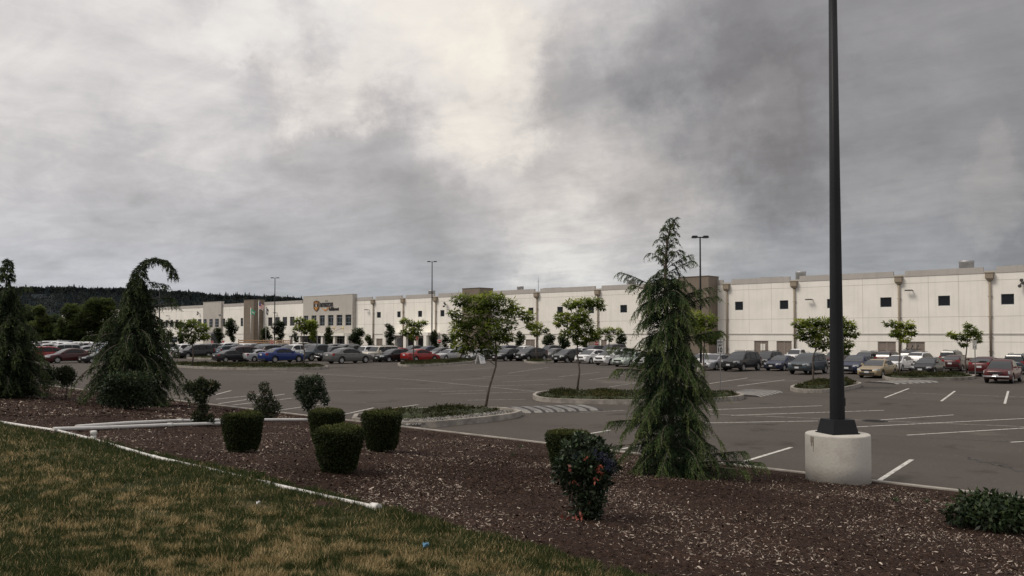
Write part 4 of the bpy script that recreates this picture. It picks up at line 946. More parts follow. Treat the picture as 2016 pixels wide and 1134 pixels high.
# ---- loose leafy shrubs
def shrub(px, base, top, wid, label, seed, m, leaf=.06, n=2600, lobes=None, stems=6, cat='shrub', lw=.5, droop=.0, name='leafy_shrub', group=None, legs=.0):
    rs = np.random.default_rng(seed); p = GB(px, base); s = depth(p)/FPX; H = (base-top)*s; Wd = wid*s/2
    t = empty(name, (p.x, p.y, zmulch(p.x, p.y))); tag(t, label, cat, group)
    if lobes is None: lobes = [(rs.uniform(-.55, .55), rs.uniform(-.5, .5), rs.uniform(.35+legs*.5, .82), rs.uniform(.28, .48)) for _ in range(9)]
    g = Geo(); Cs = []; Ds = []; Ts = []
    wsum = sum(l[3]**2 for l in lobes)
    for li, (lx, ly, lz, lr) in enumerate(lobes):
        c = RGT*lx*Wd+FWD*ly*Wd; c = Vector((c.x, c.y, lz*H)); a = Vector((rs.normal()*.04, rs.normal()*.04, -.03))
        g.tube([a, a.lerp(c, .5)+Vector((rs.normal()*.03, rs.normal()*.03, .04*H)), c], [.012, .009, .005], 5)
        k = int(n*lr**2/wsum); sd = sphere_dirs(k, rs); rr = lr*rs.uniform(.35, 1.08, k)[:, None]
        rad = np.array([Wd, Wd, min(H*.75, Wd*1.1)]); C = np.array([c.x, c.y, c.z])+sd*rr*rad; C[:, 2] = np.maximum(C[:, 2], .03)
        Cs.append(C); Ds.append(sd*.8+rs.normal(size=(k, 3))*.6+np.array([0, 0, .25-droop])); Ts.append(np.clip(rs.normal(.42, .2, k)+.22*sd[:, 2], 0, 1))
    C = np.concatenate(Cs); g.obj('stems', M_trunkg, t)
    soup('leaves', leaves(C, np.concatenate(Ds), leaf*rs.uniform(.7, 1.3, len(C)), leaf*lw, rs), 4, m, np.concatenate(Ts), t)
    return t, Wd, H, rs
M_rose = mat('reddish_shrub_leaves', (.05, .05, .03), .6, spec=.18, attr='tint', ramp=[(0, (.014, .020, .012)), (.5, (.034, .046, .022)), (.8, (.065, .080, .034)), (1, (.12, .065, .045))], trans=.15)
M_bluegr = mat('blue_green_leaves', (.04, .06, .045), .55, spec=.18, attr='tint', ramp=[(0, (.010, .018, .010)), (.5, (.028, .045, .022)), (.85, (.060, .086, .044)), (1, (.12, .15, .085))], trans=.15)
M_darkleaf = mat('dark_leaves', (.03, .04, .02), .45, spec=.18, attr='tint', ramp=[(0, (.008, .013, .007)), (.5, (.020, .034, .014)), (.85, (.042, .062, .024)), (1, (.075, .095, .038))], trans=.1)
M_mahonia = mat('holly_leaves', (.03, .05, .03), .4, spec=.3, attr='tint', ramp=[(0, (.008, .014, .008)), (.5, (.022, .036, .016)), (.85, (.055, .082, .040)), (1, (.12, .16, .10))], trans=.1)
M_redleaf = mat('red_leaf', (.42, .10, .05), .5, attr='tint', ramp=[(0, (.12, .030, .020)), (1, (.36, .10, .065))], trans=.25)
M_berry = mat('blue_berries', (.022, .026, .060), .6, spec=.3)
shrub(396, 838, 749, 66, 'thin bushy shrub by the kerb with a lopsided round head, growing over the white pipes', 21, M_rose, .08, 3400, [(-.3, 0, .80, .42), (.35, .1, .82, .40), (0, -.2, .62, .36), (.75, 0, .86, .26), (-.75, .1, .85, .26), (.1, .1, .36, .26), (-.2, 0, .18, .34), (.4, .1, .12, .3), (0, 0, .95, .25)])
shrub(520, 826, 752, 66, 'ragged brownish shrub behind the left clipped shrub', 22, M_rose, .075, 2700, [(0, 0, .85, .30), (.15, 0, .65, .32), (-.2, 0, .42, .42), (.35, .1, .40, .42), (-.75, 0, .62, .24), (.75, 0, .30, .26), (-.2, 0, .15, .42), (.3, 0, .15, .42)])
shrub(611, 818, 750, 74, 'rounded blue-green shrub behind the clipped shrubs', 23, M_bluegr, .085, 5200, [(-.35, 0, .80, .46), (.25, .1, .82, .46), (0, -.2, .55, .5), (-.5, .1, .55, .35), (.5, .1, .55, .34), (.8, 0, .34, .22), (-.1, 0, .25, .36)])
shrub(250, 806, 738, 96, 'dense dark shrub with a flat sheared top in front of the hooked conifer', 24, M_darkleaf, .09, 6500, [(x, y, z, .42) for x in (-.6, 0, .6) for y in (-.2, .3) for z in (.32, .74)]+[(-.3, -.4, .8, .35), (.35, -.4, .8, .35)], legs=0)
shrub(94, 783, 723, 52, 'small dark shrub on bare stems right of the leftmost conifer', 25, M_darkleaf, .085, 1900, [(-.3, 0, .75, .5), (.3, 0, .78, .5), (0, .1, .6, .5)])
shrub(128, 786, 721, 48, 'brown-tinged shrub on bare stems left of the hooked conifer', 26, M_rose, .085, 2200, [(-.3, 0, .78, .5), (.35, 0, .74, .5), (0, .1, .58, .5), (.1, 0, .88, .4)])
# red-leaved holly-like bush
t, Wd, H, rs = shrub(1150, 1022, 866, 124, 'holly-like bush with red leaves and blue berries in the middle of the mulch', 27, M_mahonia, .068, 4000,
      [(-.42, 0, .84, .32), (.12, 0, .90, .30), (.60, 0, .78, .32), (-.68, -.1, .66, .28), (0, -.3, .66, .42), (.1, .3, .66, .42), (.42, -.1, .52, .42), (-.3, 0, .44, .38), (.25, -.1, .28, .38), (.0, 0, .12, .36), (-.8, 0, .50, .18), (.88, 0, .66, .18), (-.15, 0, 1.0, .14), (.45, 0, .95, .15), (.3, 0, .1, .3)], lw=.52, cat='bush', name='holly_bush')
def at(lx, lz, ly=-.9): v = RGT*lx*Wd+FWD*ly*Wd*.8; return np.array([v.x, v.y, lz*H])
C = []; D = []
for (lx, lz, k) in ((-.50, .67, 5), (.46, .70, 6), (.48, .62, 7), (.33, .55, 5), (-.38, .50, 5), (.0, .78, 2), (-.12, .06, 5), (-.3, .02, 6), (-.6, .02, 5), (.1, .22, 2), (-.75, .03, 3), (-.2, .01, 4)):
    c = at(lx, lz, -.85 if lz > .1 else -.6)
    for _ in range(k): C.append(c+rs.normal(0, .017, 3)*np.array([1, 1, .8 if lz > .1 else .3])); D.append(rs.normal(size=3)+np.array([0, 0, -.4 if lz > .1 else 0]))
soup('red_leaves', leaves(np.maximum(np.array(C), [-9, -9, .01]), np.array(D), .062, .034, rs), 4, M_redleaf, rs.uniform(0, 1, len(C)), t)
g = Geo()
for (lx, lz, k) in ((.62, .78, 60), (.78, .72, 50), (.3, .84, 45), (.45, .80, 40), (-.25, .80, 35), (.85, .62, 40), (.7, .68, 40)):
    c = at(lx, lz, -.5)
    for _ in range(k):
        q = c+rs.normal(0, .034, 3); r = rs.uniform(.005, .008); g.lathe([(.0005, -r), (r, 0), (.0005, r)], 5, tuple(q))
g.obj('berries', M_berry, t)
shrub(1958, 1044, 968, 190, 'low dark broad-leaved shrub cut by the right edge below the kerb', 28, M_darkleaf, .095, 2600, [(-.62, 0, .50, .40), (-.25, 0, .64, .42), (.15, 0, .58, .42), (.55, 0, .56, .42), (.85, 0, .4, .4), (-.75, 0, .3, .25), (-.35, -.3, .36, .38), (.1, -.3, .34, .4), (.55, -.3, .36, .4), (0, .4, .5, .45)], lw=.42, droop=.75)
# tiny weeds
for px, py in ((1026, 880), (1762, 990), (1825, 995), (1010, 900)):
    p = GB(px, py); rs = np.random.default_rng(px); k = 26; C = np.zeros((k, 3))+rs.normal(0, .012, (k, 3)); C[:, 2] = .01; D = rs.normal(size=(k, 3)); D[:, 2] = np.abs(D[:, 2])+.3
    o = soup('weed', leaves(C, D, .085, .012, rs), 4, M_bluegr, rs.uniform(.4, 1, k)); o.location = (p.x, p.y, zmulch(p.x, p.y)); tag(o, {1026: 'pale weed sprouting in the mulch before the dark notch of the lot', 1762: 'small weed in the mulch right of the white pole base', 1825: 'small weed in the mulch nearer the broad-leaved shrub', 1010: 'tiny weed in the mulch just left of the paler one'}[px], 'weed', 'weeds in the mulch')

# ---- broad-leaved trees
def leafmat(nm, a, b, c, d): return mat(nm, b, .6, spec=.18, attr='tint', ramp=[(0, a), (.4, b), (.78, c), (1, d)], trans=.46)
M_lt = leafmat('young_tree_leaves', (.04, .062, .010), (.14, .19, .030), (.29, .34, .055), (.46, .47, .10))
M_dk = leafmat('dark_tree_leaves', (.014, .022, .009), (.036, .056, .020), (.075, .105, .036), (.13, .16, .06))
M_mid = leafmat('mid_green_tree_leaves', (.018, .026, .009), (.050, .070, .020), (.10, .13, .036), (.18, .21, .06))  # leaf green between the young and the dark tree tones
def rosette(C, nrm, leaf, rs, nl=6, droop=.5):
    """leaflets radiating from each twig tip"""
    n = len(C); Cs = np.repeat(C, nl, 0); d = rs.normal(size=(n*nl, 3)); d[:, 2] = d[:, 2]*.45-droop*.6; d += np.repeat(nrm, nl, 0)*.75
    return leaves(Cs+unit(d)*leaf*.15, d, leaf*rs.uniform(.7, 1.3, n*nl), leaf*.36, rs, flat=np.array([0, 0, 1.0]))
def tree(pos, H, lobes, label, cat, group, m, seed, leaf=.22, tips=110, lean=(0, 0), trunk_r=.05, fork=.35, nl=6, droop=.5, bark=None, name='young_tree'):
    """pos: foot; lobes: (x across, y deep, z up, radius, flatness) in metres from the foot"""
    rs = np.random.default_rng(seed); t = empty(name, tuple(pos)); tag(t, label, cat, group)
    g = Geo(); top = RGT*lean[0]+FWD*lean[1]; top = Vector((top.x, top.y, H*fork)); foot = Vector((0, 0, -.05)); mid = foot.lerp(top, .5)+RGT*rs.normal()*.03*H
    cx_ = sum(l[0] for l in lobes)/len(lobes); cy_ = sum(l[1] for l in lobes)/len(lobes); zt_ = max(l[2] for l in lobes)
    hi = RGT*(cx_*.6+lean[0]*.4)+FWD*cy_; hi = Vector((hi.x, hi.y, zt_-.05*H)); g.tube([foot, mid, top, top.lerp(hi, .5)+RGT*.02*H, hi], [trunk_r, trunk_r*.8, trunk_r*.62, trunk_r*.4, trunk_r*.15], 8)
    Cs = []; Ns = []; Ts = []
    for (lx, ly, lz, lr, fl) in lobes:
        c = RGT*lx+FWD*ly; c = Vector((c.x, c.y, lz)); u_ = max(0, min(.92, (c.z-top.z)/(hi.z-top.z+1e-6)-.25)); st = top.lerp(hi, u_); md = st.lerp(c, .5)+Vector((0, 0, .04*H*rs.uniform(-.3, 1)))
        g.tube([st, md, c], [trunk_r*.26, trunk_r*.18, trunk_r*.08], 5)
        k = int(tips*lr**1.6*3)+6; sd = sphere_dirs(k, rs); sd[:, 2] = sd[:, 2]*fl; r = rs.uniform(.25, 1.05, k)[:, None]**.6*lr
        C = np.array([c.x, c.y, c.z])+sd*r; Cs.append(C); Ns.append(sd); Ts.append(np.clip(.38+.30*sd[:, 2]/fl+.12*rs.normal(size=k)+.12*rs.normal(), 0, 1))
        for q in range(0, k, max(1, k//7)): g.tube([c, Vector(tuple(C[q]))], [trunk_r*.1, trunk_r*.05], 3, cap=False)
    g.obj('trunk', bark or M_trunkg, t)
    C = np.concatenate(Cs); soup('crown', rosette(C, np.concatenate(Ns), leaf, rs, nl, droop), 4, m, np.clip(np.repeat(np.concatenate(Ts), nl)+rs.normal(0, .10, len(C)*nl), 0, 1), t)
    return t
def px_tree(px, base, lobes_px, label, m, seed, cat='tree', group=None, z0=.10, D=None, **k):
    """lobes_px: (photo x, photo y, radius in photo px, depth offset, flatness)"""
    pos = G(px, base, z0) if D is None else Vector((XW(px, D), D, 0)); s = depth(pos)/FPX; by = base if D is None else 657.7+CAM_H/s
    lob = [((x-px)*s, dy*r*s, (by-y)*s, r*s, fl) for (x, y, r, dy, fl) in lobes_px]
    top = min(y-r*.7 for (x, y, r, dy, fl) in lobes_px); H = (by-top)*s
    return tree(pos, H, lob, label, cat, group, m, seed, **k)
LG = 'young broad-leaved trees on the planted islands'
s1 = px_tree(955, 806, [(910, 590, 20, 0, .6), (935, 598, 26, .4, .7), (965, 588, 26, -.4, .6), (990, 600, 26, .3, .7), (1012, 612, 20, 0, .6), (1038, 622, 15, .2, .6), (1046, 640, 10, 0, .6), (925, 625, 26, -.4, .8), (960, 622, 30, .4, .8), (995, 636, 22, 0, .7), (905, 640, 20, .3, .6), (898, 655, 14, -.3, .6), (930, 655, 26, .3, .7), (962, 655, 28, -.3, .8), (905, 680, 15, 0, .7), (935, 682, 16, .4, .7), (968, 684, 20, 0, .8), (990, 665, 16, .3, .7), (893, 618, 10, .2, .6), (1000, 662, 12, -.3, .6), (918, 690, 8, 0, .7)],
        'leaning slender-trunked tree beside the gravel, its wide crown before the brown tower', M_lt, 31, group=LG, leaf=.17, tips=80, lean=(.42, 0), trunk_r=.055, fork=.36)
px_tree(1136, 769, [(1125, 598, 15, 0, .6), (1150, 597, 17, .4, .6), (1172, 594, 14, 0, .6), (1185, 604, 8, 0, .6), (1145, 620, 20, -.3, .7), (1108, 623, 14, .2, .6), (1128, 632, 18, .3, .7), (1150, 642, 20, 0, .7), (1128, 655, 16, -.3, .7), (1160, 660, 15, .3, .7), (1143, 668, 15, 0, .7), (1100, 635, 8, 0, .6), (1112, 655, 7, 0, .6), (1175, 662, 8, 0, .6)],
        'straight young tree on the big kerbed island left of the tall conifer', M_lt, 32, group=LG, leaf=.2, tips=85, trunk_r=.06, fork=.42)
px_tree(1385, 770, [(1370, 625, 20, 0, .7), (1395, 632, 20, .3, .7), (1380, 655, 20, -.3, .7), (1402, 668, 14, 0, .7), (1360, 650, 16, .3, .7), (1412, 658, 9, 0, .6)],
        'young tree on the big kerbed island mostly hidden behind the tall conifer', M_lt, 33, group=LG, leaf=.2, tips=75, trunk_r=.06, fork=.42)
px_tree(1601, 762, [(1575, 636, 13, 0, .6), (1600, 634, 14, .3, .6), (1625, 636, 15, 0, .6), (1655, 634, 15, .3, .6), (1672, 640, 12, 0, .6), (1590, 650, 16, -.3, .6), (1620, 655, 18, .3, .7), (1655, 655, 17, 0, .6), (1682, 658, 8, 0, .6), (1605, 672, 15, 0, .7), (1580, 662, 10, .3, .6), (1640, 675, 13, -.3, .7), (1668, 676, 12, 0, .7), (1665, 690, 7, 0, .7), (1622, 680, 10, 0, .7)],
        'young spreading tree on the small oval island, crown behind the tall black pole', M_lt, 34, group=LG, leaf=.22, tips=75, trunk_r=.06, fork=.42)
px_tree(1774, 745, [(1752, 636, 8, 0, .6), (1768, 638, 9, .3, .6), (1790, 640, 11, 0, .6), (1775, 652, 14, .3, .7), (1795, 655, 9, 0, .6), (1760, 656, 7, 0, .6), (1780, 666, 10, -.3, .7)],
        'small young tree at the left end of the island behind the tan sedan', M_lt, 35, group=LG, leaf=.24, tips=60, trunk_r=.06, fork=.5)
px_tree(1904, 738, [(1875, 660, 8, 0, .6), (1890, 663, 9, .3, .6), (1912, 650, 11, 0, .7), (1925, 656, 9, .3, .7), (1905, 665, 8, 0, .6), (1927, 668, 6, 0, .7), (1898, 677, 6, 0, .6), (1907, 640, 6, 0, .6)],
        'small young tree beside the speed sign near the right edge', M_lt, 36, group=LG, leaf=.24, tips=60, trunk_r=.06, fork=.5)
px_tree(378, 722, [(358, 640, 11, 0, .6), (378, 637, 12, .3, .6), (398, 645, 12, 0, .6), (365, 656, 13, -.3, .7), (388, 660, 13, .3, .7), (405, 662, 8, 0, .6), (375, 670, 8, 0, .6)],
        'light green young tree on the long island, right of the hooked conifer', M_lt, 37, group=LG, leaf=.30, tips=45, trunk_r=.08, fork=.5)
px_tree(596, 722, [(587, 630, 7, 0, .7), (600, 638, 12, .3, .6), (617, 640, 8, 0, .6), (588, 645, 9, -.3, .6), (600, 650, 9, 0, .7), (612, 634, 6, 0, .6)],
        'light green young tree on the long island, before the grey entrance block', M_lt, 38, group=LG, leaf=.30, tips=45, trunk_r=.08, fork=.5)
px_tree(814, 716, [(795, 632, 7, 0, .6), (808, 636, 9, .3, .6), (825, 638, 9, 0, .6), (836, 634, 5, 0, .6), (805, 650, 10, -.3, .7), (820, 652, 11, .3, .7), (812, 662, 10, 0, .7), (795, 655, 6, 0, .6)],
        'young tree over the red coupe at the kerbed island', M_lt, 39, group=LG, leaf=.28, tips=50, trunk_r=.08, fork=.5)
px_tree(1058, 712, [(1045, 644, 7, 0, .6), (1060, 641, 9, .3, .6), (1072, 650, 7, 0, .6), (1055, 655, 9, 0, .6)],
        'small young tree on the short island between the dark cars', M_lt, 40, group=LG, leaf=.28, tips=50, trunk_r=.08, fork=.55)
px_tree(1200, 706, [(1185, 652, 9, 0, .6), (1200, 650, 10, .3, .6), (1217, 652, 9, 0, .6), (1200, 664, 9, 0, .7)],
        'small light green tree over the white hatchbacks, left of the tall conifer', M_lt, 41, group=LG, leaf=.28, tips=45, trunk_r=.08, fork=.55)
# trees planted along the warehouse
NG = 'dark shade trees along the warehouse front'
for i, (px, w, top, bot, lab, mm) in enumerate([(457, 28, 624, 672, 'dark tree left of the brown tower by the flagpoles', M_dk), (430, 26, 642, 675, 'short dark tree under the grey side block', M_dk), (524, 26, 642, 678, 'round dark tree at the right foot of the flagpoles', M_dk), (549, 28, 628, 676, 'tall dark tree between the lamp post and the grey entrance', M_dk),
    (582, 12, 650, 682, 'narrow dark conifer-like tree under the canopy end', M_dk), (618, 22, 640, 672, 'thin pale tree beside the sign post before the entrance', M_lt), (649, 20, 640, 675, 'sparse tree before the entrance glazing', M_mid), (703, 34, 642, 682, 'broad dark tree at the right corner of the grey entrance', M_dk), (727, 16, 658, 682, 'thin greyish tree by the first downpipe', M_mid),
    (768, 24, 634, 680, 'dark tree before the loading arcade', M_dk), (856, 22, 648, 690, 'dark upright shrub-tree at the foot of the lamp post', M_dk), (876, 16, 656, 690, 'dark upright shrub-tree right of the stop-type signs', M_dk), (892, 16, 656, 690, 'dark upright shrub-tree left of the leaning tree crown', M_dk), (1022, 22, 650, 684, 'thin tree right of the leaning tree crown', M_mid),
    (1080, 28, 654, 686, 'round dark tree left of the straight young tree', M_dk), (1110, 26, 658, 686, 'low dark tree behind the straight young tree', M_dk), (1222, 20, 652, 690, 'dark tree touching the left side of the tall conifer', M_dk), (355, 22, 655, 678, 'low dark tree behind the light green one on the long island', M_dk), (333, 18, 650, 675, 'low grey tree beside the hooked conifer', M_mid), (1150, 14, 668, 690, 'low dark bush by the wall under the straight young tree', M_dk)]):
    rs_ = random.Random(i*7+3); D_ = 110.5 if px > 700 else 108; n = max(5, int((bot-top)/5)); lob = []
    for k_ in range(n+3):
        v = (k_+.5)/(n+3); y = top+w*.18+(bot-top-w*.2)*v; rr = w*.5*(.55+.5*math.sin(PI*min(1, v*1.05+.12))); lob.append((px+rs_.uniform(-.55, .55)*rr, y, rr*rs_.uniform(.38, .6), rs_.uniform(-.6, .6), .8))
    px_tree(px, 700, lob, lab, mm, 100+i, group=NG, D=D_, leaf=.36, tips=38, trunk_r=.10, fork=.2, nl=6, name='shade_tree')
# larger trees on the left, behind the lot
px_tree(165, 705, [(140, 612, 16, 0, .9), (160, 622, 24, .3, .9), (185, 604, 19, 0, .9), (205, 600, 16, .3, .9), (215, 612, 14, 0, .9), (178, 628, 24, -.3, .9), (200, 635, 21, .3, .9), (150, 640, 21, 0, .9), (130, 635, 14, 0, .9), (175, 652, 24, 0, .9), (205, 658, 21, 0, .9), (145, 660, 21, .3, .9), (125, 655, 14, 0, .9), (225, 640, 19, 0, .9), (190, 672, 16, 0, .9), (155, 675, 14, 0, .9)],
        'broad green tree left of the hooked conifer, before the far end of the warehouse', M_mid, 51, group='larger trees on the left', leaf=.45, tips=62, trunk_r=.13, fork=.4, name='broadleaf_tree', D=62)
px_tree(82, 700, [(78, 610, 10, 0, .8), (84, 628, 13, .3, .8), (72, 645, 16, 0, .8), (92, 650, 16, .3, .8), (62, 660, 15, 0, .7), (100, 662, 14, 0, .7), (80, 668, 16, 0, .7)],
        'slim olive green tree above the red cars on the left', M_mid, 52, group='larger trees on the left', leaf=.5, tips=50, trunk_r=.13, fork=.35, name='broadleaf_tree', D=58)
for i, (px, w, top, bot, D_, lab) in enumerate([(60, 50, 600, 668, 105, 'dark round tree right of the leftmost conifer'), (100, 46, 618, 668, 100, 'dark tree behind the slim olive one'), (45, 40, 634, 672, 75, 'low dark tree touching the leftmost conifer'), (118, 40, 636, 672, 90, 'low dark tree between the two left conifers'), (135, 34, 640, 674, 82, 'low dark tree behind the broad green one'), (230, 50, 628, 680, 75, 'dark tree behind the hooked conifer'), (-20, 60, 600, 680, 90, 'dark tree at the left edge behind the conifer')]):
    rs_ = random.Random(i*5+1); lob = []
    for k_ in range(13): v = (k_+.5)/13; rr = w*.5*(.6+.45*math.sin(PI*min(1, v*1.0+.15))); lob.append((px+rs_.uniform(-.6, .6)*rr, top+w*.15+(bot-top-w*.15)*v, rr*rs_.uniform(.42, .62), rs_.uniform(-.6, .6), .8))
    px_tree(px, 700, lob, lab, M_dk, 150+i, group='dark background trees on the left', D=D_, leaf=.6, tips=24, trunk_r=.14, fork=.3, nl=5, name='broadleaf_tree')
# ================================================================ vehicles
PAINT = {}
def paint(nm, c, metal=.35, rough=.28):
    if nm not in PAINT: PAINT[nm] = mat('paint_'+nm, c, rough, metal=metal*.5, spec=.4, coat=.25, noise=.04, nscale=2)
    return PAINT[nm]
PC = {'white': ((.66, .66, .65), 0), 'silver': ((.38, .39, .40), .6), 'grey': ((.115, .115, .11), .5), 'black': ((.012, .012, .013), .2), 'dark blue': ((.018, .026, .06), .4), 'blue': ((.010, .028, .13), .4), 'steel blue': ((.075, .115, .145), .5), 'red': ((.24, .018, .016), .2),
      'dark red': ((.075, .010, .011), .3), 'maroon': ((.048, .010, .010), .3), 'tan': ((.36, .29, .18), .55), 'slate': ((.045, .060, .070), .4), 'dark green': ((.02, .045, .035), .3), 'cream': ((.48, .45, .38), .2), 'pale green': ((.36, .42, .36), .4)}
def P_(n): return paint(n.replace(' ', '_'), PC[n][0], PC[n][1])
M_cg = mat('car_glass', (.012, .014, .015), .04, spec=1.0); M_cs = mat('car_side_glass', (.008, .009, .010), .05, spec=.32); M_tyre = mat('tyre', (.014, .014, .014), .85); M_rim = mat('alloy_rim', (.42, .42, .41), .4, metal=.3); M_trim = mat('black_trim', (.015, .015, .015), .5)
M_hl = mat('headlight', (.55, .56, .56), .12, metal=.3); M_tl = mat('tail_light', (.24, .014, .012), .25); M_plate = mat('licence_plate', (.5, .51, .52), .5); M_chrome = mat('chrome', (.6, .6, .6), .15, metal=1)
def cr(pts, n=4):
    out = []; m = len(pts)
    for i in range(m-1):
        p0, p1, p2, p3 = pts[max(i-1, 0)], pts[i], pts[i+1], pts[min(i+2, m-1)]
        for j in range(n):
            t = j/n; out.append(tuple(.5*((2*p1[k])+(-p0[k]+p2[k])*t+(2*p0[k]-5*p1[k]+4*p2[k]-p3[k])*t*t+(-p0[k]+3*p1[k]-3*p2[k]+p3[k])*t**3) for k in (0, 1)))
    out.append(pts[-1]); return out
# y runs from the nose (-) to the tail (+)
KIND = {
 'sedan': dict(L=4.7, W=1.80, H=1.45, wb=1.36, wo=.02, wr=.325, top=[(-2.31, .30), (-2.35, .48), (-2.28, .66), (-1.9, .79), (-1.45, .87), (-.98, .94), (0, .96), (1.3, 1.00), (1.9, 1.02), (2.26, .99), (2.35, .80), (2.34, .50), (2.28, .30)],
   cab=[(-1.12, .90), (-.62, 1.20), (-.22, 1.38), (.15, 1.445), (.65, 1.43), (1.1, 1.30), (1.62, .98)], win=[(-.78, .16), (.22, 1.12)], belt=.97, ws=(-1.05, -.28), rw=(1.02, 1.55), hl=.66, tl=.84),
 'hatchback': dict(L=4.35, W=1.76, H=1.50, wb=1.32, wo=-.02, wr=.32, top=[(-2.12, .30), (-2.17, .5), (-2.08, .70), (-1.75, .86), (-1.35, .94), (0, .98), (1.5, 1.04), (2.02, 1.06), (2.15, .85), (2.16, .5), (2.1, .3)],
   cab=[(-1.45, .90), (-.85, 1.22), (-.35, 1.42), (.15, 1.50), (.9, 1.46), (1.5, 1.32), (2.02, 1.03)], win=[(-.95, -.02), (.05, .95), (1.02, 1.5)], belt=.99, ws=(-1.38, -.4), rw=(1.42, 1.96), hl=.74, tl=.95),
 'suv': dict(L=4.6, W=1.86, H=1.70, wb=1.34, wo=0, wr=.36, top=[(-2.24, .34), (-2.3, .55), (-2.24, .84), (-1.95, .96), (-1.3, 1.03), (0, 1.06), (1.6, 1.09), (2.2, 1.08), (2.28, .85), (2.29, .55), (2.22, .34)],
   cab=[(-1.25, .98), (-.80, 1.34), (-.45, 1.58), (-.05, 1.675), (.8, 1.70), (1.65, 1.64), (2.0, 1.42), (2.22, 1.04)], win=[(-.86, .08), (.14, 1.05), (1.12, 1.86)], belt=1.07, ws=(-1.2, -.5), rw=(1.72, 2.16), hl=.80, tl=.98),
 'boxy suv': dict(L=4.65, W=1.86, H=1.76, wb=1.36, wo=0, wr=.37, top=[(-2.26, .40), (-2.3, .6), (-2.28, .98), (-2.0, 1.06), (-1.15, 1.10), (0, 1.10), (1.9, 1.11), (2.28, 1.08), (2.3, .7), (2.26, .4)],
   cab=[(-1.15, 1.04), (-.85, 1.42), (-.62, 1.68), (-.3, 1.745), (.8, 1.76), (1.9, 1.73), (2.12, 1.6), (2.26, 1.08)], win=[(-.72, .10), (.16, 1.02), (1.10, 2.02)], belt=1.10, ws=(-1.12, -.68), rw=(2.06, 2.24), hl=.86, tl=1.02),
 'pickup': dict(L=5.1, W=1.80, H=1.66, wb=1.55, wo=.12, wr=.36, top=[(-2.48, .40), (-2.54, .6), (-2.5, .88), (-2.2, .97), (-1.3, 1.01), (-.4, 1.02), (.5, 1.03), (1.5, 1.03), (2.5, 1.03), (2.54, .7), (2.5, .42)],
   cab=[(-1.22, .96), (-.88, 1.32), (-.62, 1.56), (-.30, 1.64), (.25, 1.66), (.58, 1.60), (.70, 1.35), (.78, 1.0)], win=[(-.82, .10), (.17, .56)], belt=1.03, ws=(-1.18, -.66), rw=(.60, .76), hl=.78, tl=.86),
}
